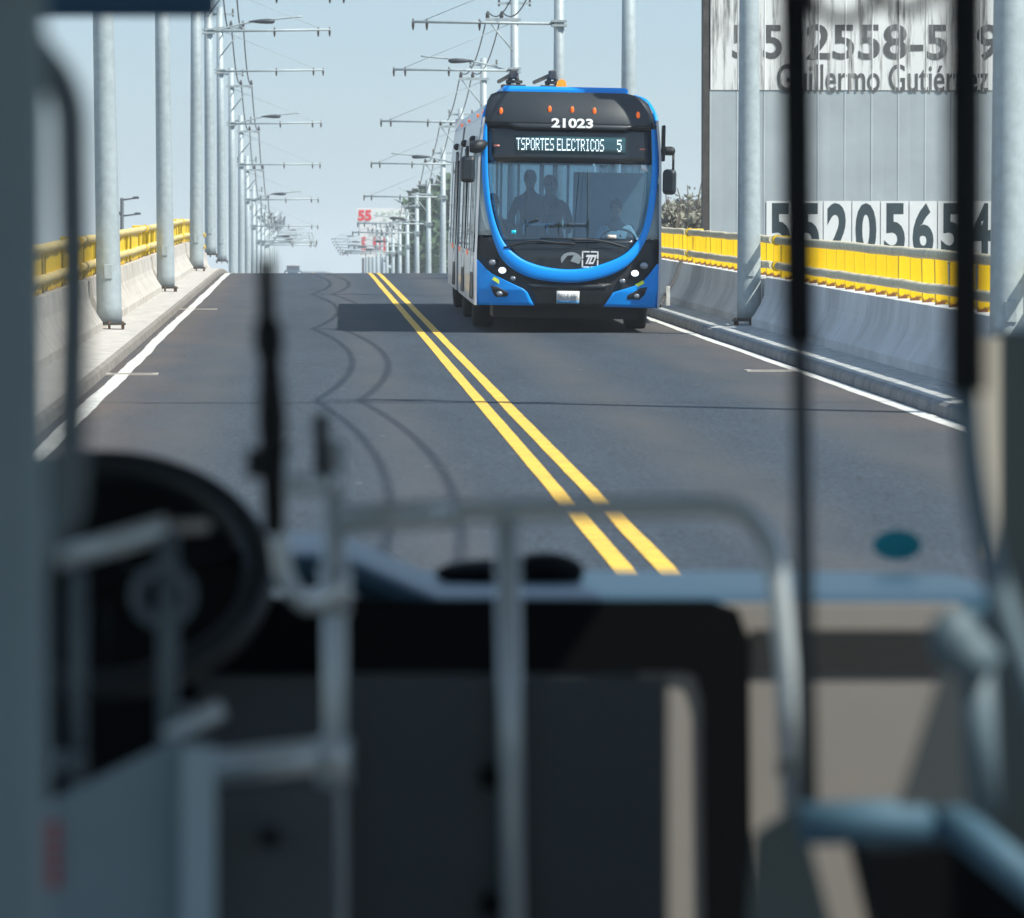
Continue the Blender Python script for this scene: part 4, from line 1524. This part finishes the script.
sh = MB()
sh.box((-1.25, -4.5, wz(.30, -4.5)), (1.45, 10.5, wz(.36, 3)))
cb(sh, 'floor', C_FLOOR)
rf = MB().box((-1.25, -4.5, 2.80), (1.45, 10.2, 2.9))
cb(rf, 'roof', C_SHELL)
for nm, x0, x1 in (('left_wall', -1.30, -1.25), ('right_wall', 1.45, 1.50)):
    w_ = MB().box((x0, -4.5, .1), (x1, 10.6, 1.0)).box((x0, -4.5, 2.66), (x1, 10.6, 2.9))
    for y, y2 in ((-4.5, -4.2), (-2.6, -2.3), (-.4, -.1), (1.8, 2.1), (3.6, 3.9), (5.7, 6.445), (7.6, 7.9), (10.3, 10.6)):  # an unseen pillar is widened to keep sun off the barrier panel
        w_.box((x0, y, 1.0), (x1, y2, 2.75))
    cb(w_, 'side_wall', C_SHELL)
    wg = MB().box(((x0 + x1) / 2 - .004, -4.5, 1.0), ((x0 + x1) / 2 + .004, 10.3, 2.75))
    cb(wg, 'side_window', clear_mat('tinted_' + nm, (.78, .80, .81) if nm == 'right_wall' else (.84, .87, .88)))
cb(MB().box((-1.30, -4.6, .3), (1.5, -4.5, 1.0)).box((-1.30, -4.6, 2.2), (1.5, -4.5, 2.9)), 'rear_bulkhead', C_SHELL)
cb(MB().box((-1.30, -4.56, 1.0), (1.5, -4.55, 2.2)), 'rear_window', clear_mat('rear_glass', (.84, .86, .87)))
cb(MB().prism([(-1.25, 10.62, .95), (1.45, 10.62, .95), (1.45, 10.32, 2.8), (-1.25, 10.32, 2.8)], (0, .008, 0)), 'windshield', clear_mat('windshield_glass', (.955, .975, .985)))
cb(MB().box((-1.25, 10.5, .2), (1.45, 10.7, .95)), 'front_wall', C_SHELL)

# dashboard: sloping top, the sky's reflection partly put into its blue colour, dark face below
dt = MB()
rows = []
zf = P(600, 598, 9.2).z
zb = P(600, 569, 10.5).z - zf
prf = [(9.24, -.055), (9.20, -.03), (9.205, -.008), (9.25, .004), (9.6, lerp(.004, zb, .3)), (10.1, lerp(.004, zb, .68)), (10.55, zb)]
for y, dz in prf:
    row = []
    for px in (-200, 30, 200, 330, 350, 400, 440, 520, 700, 830, 960, 1040):
        x = P(px, 598, 9.2).x
        rise = .075 if px <= 340 else (.075 * max(0, (440 - px) / 100) if px < 440 else 0)
        row.append(Vector((x, y, zf + dz + rise - .00001 * px)))
    rows.append(row)
dt.grid(rows)
cb(dt, 'dash_top', C_DASH)
cb(plate([(-250, 604), (760, 604), (760, 700), (-250, 700)], 9.27, .2), 'dash_face', C_BLACK)
cb(plate([(196, 676), (760, 676), (760, 980), (196, 980)], 9.22, .04), 'lower_panel', C_DARK)
hp = MB()
for cx_, cy_, rx, ry in ((490, 573, 56, 14), (545, 572, 40, 20)):
    c = P(cx_, cy_, 10.0)
    hp.ball(c, rx * 10 / FPX, 16, 8, (1, .8, ry / rx))
cb(hp, 'instrument_hood', C_BLACK)

# steering wheel, tipped far back
wc = P(100, 574, 8.6)
k = 8.6 / FPX
rim = [wc + Vector((158 * k * math.cos(a), .17 * math.sin(a), 104 * k * math.sin(a))) for a in [2 * math.pi * i / 48 for i in range(49)]]
sw = cb(MB().tube(rim, 17 * k, 12, caps=False), 'steering_wheel', C_WHEEL)
cb(MB().ball(wc + Vector((0, .05, -.02)), 40 * k, 16, 8, (1, .7, .7)), 'hub', C_BLACK, sw)
for a in (.15, math.pi - .15, -math.pi / 2):
    cb(MB().tube([wc + Vector((0, .05, -.02)), wc + Vector((153 * k * math.cos(a), .165 * math.sin(a), 100 * k * math.sin(a)))], 11 * k, 8), 'spoke', C_BLACK, sw)
cb(plate([(-200, 462), (150, 466), (212, 500), (250, 545), (252, 606), (222, 650), (176, 700), (172, 850), (-200, 860)], 9.12, .1), 'binnacle_shade', C_BLACK)  # binnacle plate, widened in black to stand for the dash shadow inside the wheel

# overhead: visor
cb(MB().box(P(27, 17, 9.4), P(216, -60, 9.36), .01), 'sun_visor', C_NAVY)

# driver's enclosure on the left
cb(MB().box(P(-60, 960, 4.42), P(44, -60, 4.38), .02), 'partition_post', C_GREY)
cb(T([(2, 10, 4.6), (24, 36, 4.6), (70, 92, 4.6), (74, 300, 4.6), (68, 520, 4.6), (30, 560, 4.6), (0, 565, 4.6)], 35, rad=.035), 'grab_loop', C_TUBE_D)
dp = plate([(30, 812), (172, 742), (180, 742), (180, 960), (30, 960)], 6.0, .02)
dp = cb(dp, 'enclosure_door', C_GREY)
cb(plate([(181, 748), (215, 748), (215, 960), (181, 960)], 5.97, .05), 'door_edge', C_GREY_L)
cb(plate([(216, 790), (338, 790), (338, 960), (216, 960)], 6.02, .03), 'lock_panel', C_DARK)
cb(MB().tube([P(270, 838, 6.018), P(270, 838, 5.985)], [10 * 6 / FPX, 9 * 6 / FPX], 16), 'lock', C_BLACK)
rs = MB()
for y in range(5):
    rs.prism([P(40, 822 + y * 14, 5.997), P(60, 820 + y * 14, 5.997), P(60, 831 + y * 14, 5.997), P(40, 833 + y * 14, 5.997)], (0, -.002, 0))
cb(rs, 'red_sticker', C_RED)
hb = T([(190, 771, 6.1), (344, 753, 6.1)], 34)
hb.tube([P(322, 755.5, 6.1), P(344, 753, 6.1)], 20 * 6.1 / FPX, 14)
hb.tube([P(184, 771.5, 6.1), P(200, 770, 6.1)], 20 * 6.1 / FPX, 14)
cb(hb, 'cross_rail', C_TUBE)
cb(T([(58, 560, 6.2), (168, 527, 6.2)], 25), 'door_rail', C_TUBE)
cb(T([(166, 528, 6.2), (205, 526, 6.4)], 13), 'rail_end', C_BEIGE)
cb(T([(168, 530, 6.2), (168, 748, 6.1)], 20), 'door_post', C_TUBE_D)
cb(T([(78, 570, 6.2), (78, 790, 6.2)], 18), 'door_post', C_TUBE_D)
kn = P(163, 596, 6.15)
ring = [kn + Vector((27 * 6.15 / FPX * math.cos(a), 0, 27 * 6.15 / FPX * math.sin(a))) for a in [2 * math.pi * i / 24 for i in range(25)]]
cb(MB().tube(ring, 6 * 6.15 / FPX, 8, caps=False), 'ring_handle', C_TUBE_D)
cb(T([(166, 738, 6.1), (222, 708, 6.1)], 20), 'stub_rail', C_TUBE)
cb(T([(70, 776, 6.18), (70, 752, 6.18)], 32), 'post_socket', C_TUBE_D)

# passenger barrier in the middle
cb(T([(334, 440, 7.0), (336, 980, 7.0)], 24), 'barrier_post', C_TUBE)
cb(T([(335, 566, 7.0), (335, 614, 7.0)], 32), 'post_clamp', C_TUBE)
cb(T([(334, 738, 7.0), (334, 786, 7.0)], 38), 'post_clamp', C_TUBE)
br = T([(334, 521, 7.0), (470, 511, 7.02), (768, 504, 7.05), (785, 640, 7.02), (793, 812, 7.0)], 23, rad=.085)
cb(br, 'barrier_rail', C_TUBE)
cb(T([(338, 520.5, 6.995), (455, 512, 7.015)], 29), 'rail_sleeve', C_TUBE)
cb(T([(507, 512, 7.02), (514, 980, 7.02)], 24), 'barrier_post', C_TUBE)
cb(MB().tube([P(785, 768, 6.93), P(785, 768, 6.9)], 10 * 7 / FPX, 12), 'bolt', C_BEIGE)
for y_ in (778, 905):
    cb(MB().ball(P(492, y_, 7.03), 13 * 7 / FPX, 12, 8), 'latch', C_BLACK)
cb(plate([(346, 676), (668, 676), (668, 980), (346, 980)], 7.06, .012), 'barrier_panel', C_DARK)
fr = [(330, 600), (712, 600), (738, 610), (749, 640), (752, 980), (706, 980), (703, 700), (696, 676), (684, 672), (330, 672)]
cb(plate(fr, 9.158, .008), 'panel_frame', C_BLACK)
cb(T([(284, 440, 6.8), (276, 520, 6.8), (284, 580, 6.8), (306, 606, 6.8), (334, 590, 6.95)], 19, rad=.03), 'hook_tube', C_TUBE)
cb(T([(321, 414, 6.9), (322, 484, 6.9)], 15), 'stub_post', C_PAD)
cb(T([(286, 484, 6.8), (332, 484, 6.95)], 22), 'clamp_bar', C_TUBE)
wd = MB().tube([P(266, 258, 6.5), P(267, 318, 6.5), P(268, 325, 6.5), P(269, 345, 6.5), P(270, 362, 6.5), P(272, 420, 6.5), P(273, 470, 6.55), P(274, 530, 6.6)],
               [w * 6.5 / FPX for w in (8.5, 9, 14, 15, 11, 15, 12, 11)], 12)
wd.tube([P(256, 448, 6.5), P(254, 478, 6.5)], 9 * 6.5 / FPX, 8)
cb(wd, 'stalk', C_PAD)

# padded poles and right hand side
cb(T([(795, -60, 6.3), (799, 344, 6.3)], 32), 'pole_sleeve', C_PAD)
cb(T([(800, 340, 6.32), (808, 806, 6.32)], 19), 'grab_pole', C_DARK)
cb(T([(965, -60, 5.2), (966, 392, 5.2)], 40), 'pole_sleeve', C_PAD)
cb(T([(964, 385, 5.22), (972, 480, 5.22), (990, 565, 5.22), (1022, 660, 5.2), (1060, 760, 5.2)], 27, rad=.05), 'bent_pole', C_TUBE_B)
j = MB().ball(P(955, 640, 5.6), 31 * 5.6 / FPX, 16, 10, (.9, .9, 1.05))
j.tube([P(955, 640, 5.6), P(985, 672, 5.6)], 26 * 5.6 / FPX, 12)
cb(j, 'pole_joint', C_TUBE_B)
cb(T([(976, 660, 5.62), (984, 812, 5.62)], 34), 'lower_pole', C_TUBE_B)
cb(plate([(942, 676), (966, 676), (968, 806), (900, 806)], 5.75, .02), 'side_bracket', C_DARK)
ld = T([(800, 824, 6.0), (945, 820, 6.0)], 44)
ld.tube([P(938, 808, 6.0), P(1050, 900, 5.9)], 20 * 6 / FPX, 12)
cb(ld, 'ledge_rail', C_BLUE)
cb(plate([(756, 836), (800, 806), (846, 980), (744, 980)], 6.1, .03), 'wedge_panel', C_PILLAR)
cb(plate([(870, 852), (960, 846), (1080, 930), (1080, 1000), (905, 1000)], 6.15, .3), 'black_box', C_BLACK)
bz = cb(plate([(640, 604), (962, 604), (962, 980), (640, 980)], 9.17, .04), 'front_trim_panel', C_BEIGE)
cb(plate([(752, 630), (960, 630), (960, 674), (752, 674)], 9.164, .004), 'trim_shade_strip', C_BLACK2)  # flat dark strip, the shade of a recess put into its colour
cb(plate([(1000, 332), (1080, 332), (1080, 980), (968, 980), (968, 680), (1000, 600)], 8.6, .08), 'corner_pillar', C_PILLAR)
cb(plate([(974, 338), (1001, 338), (1001, 560), (976, 560)], 8.55, .03), 'pillar_trim', C_CREAM)
ts = []
for k in range(28):
    a = 2 * math.pi * k / 28
    ts.append(P(897 + 24 * math.cos(a), 545 + 15 * math.sin(a), 10.55))
cb(MB().prism(ts, (0, -.004, 0)), 'teal_sticker', C_TEAL)

# two ring shaped strap handles hanging at the top
for cx_, cy_, r_, lab in ((843, -14, 34, 'larger black strap handle hanging beside the thinner black padded pole'),
                          (906, -20, 30, 'smaller black strap handle hanging between the two black padded poles')):
    c = P(cx_, cy_, 5.6)
    t = thing('strap_handle', lab, 'strap handle', c, 'strap handles at the top')
    kk = 5.6 / FPX
    rg = [Vector((r_ * kk * math.cos(a), 0, r_ * kk * math.sin(a))) for a in [2 * math.pi * i / 30 for i in range(31)]]
    MB().tube(rg, 6.5 * kk, 10, caps=False).build('ring', C_PAD, t)
    MB().box((-.012, -.002, r_ * kk), (.012, .002, .62)).build('strap', C_PAD, t)

# ------------------------------------------------------------------ air: faint haze over everything
hz_m = bpy.data.materials.new('haze')
hz_m.use_nodes = True
hn = hz_m.node_tree
for n in list(hn.nodes):
    if n.type == 'BSDF_PRINCIPLED':
        hn.nodes.remove(n)
pv = hn.nodes.new('ShaderNodeVolumePrincipled')
pv.inputs['Color'].default_value = (.86, .93, 1.0, 1)
pv.inputs['Density'].default_value = HAZE
pv.inputs['Anisotropy'].default_value = 0.0
hn.links.new(pv.outputs[0], hn.nodes['Material Output'].inputs['Volume'])
if HAZE > 0:
    struct(MB().box((-3200, -400, -9.0), (3200, 3700, 32)).build('haze', hz_m), 'stuff')
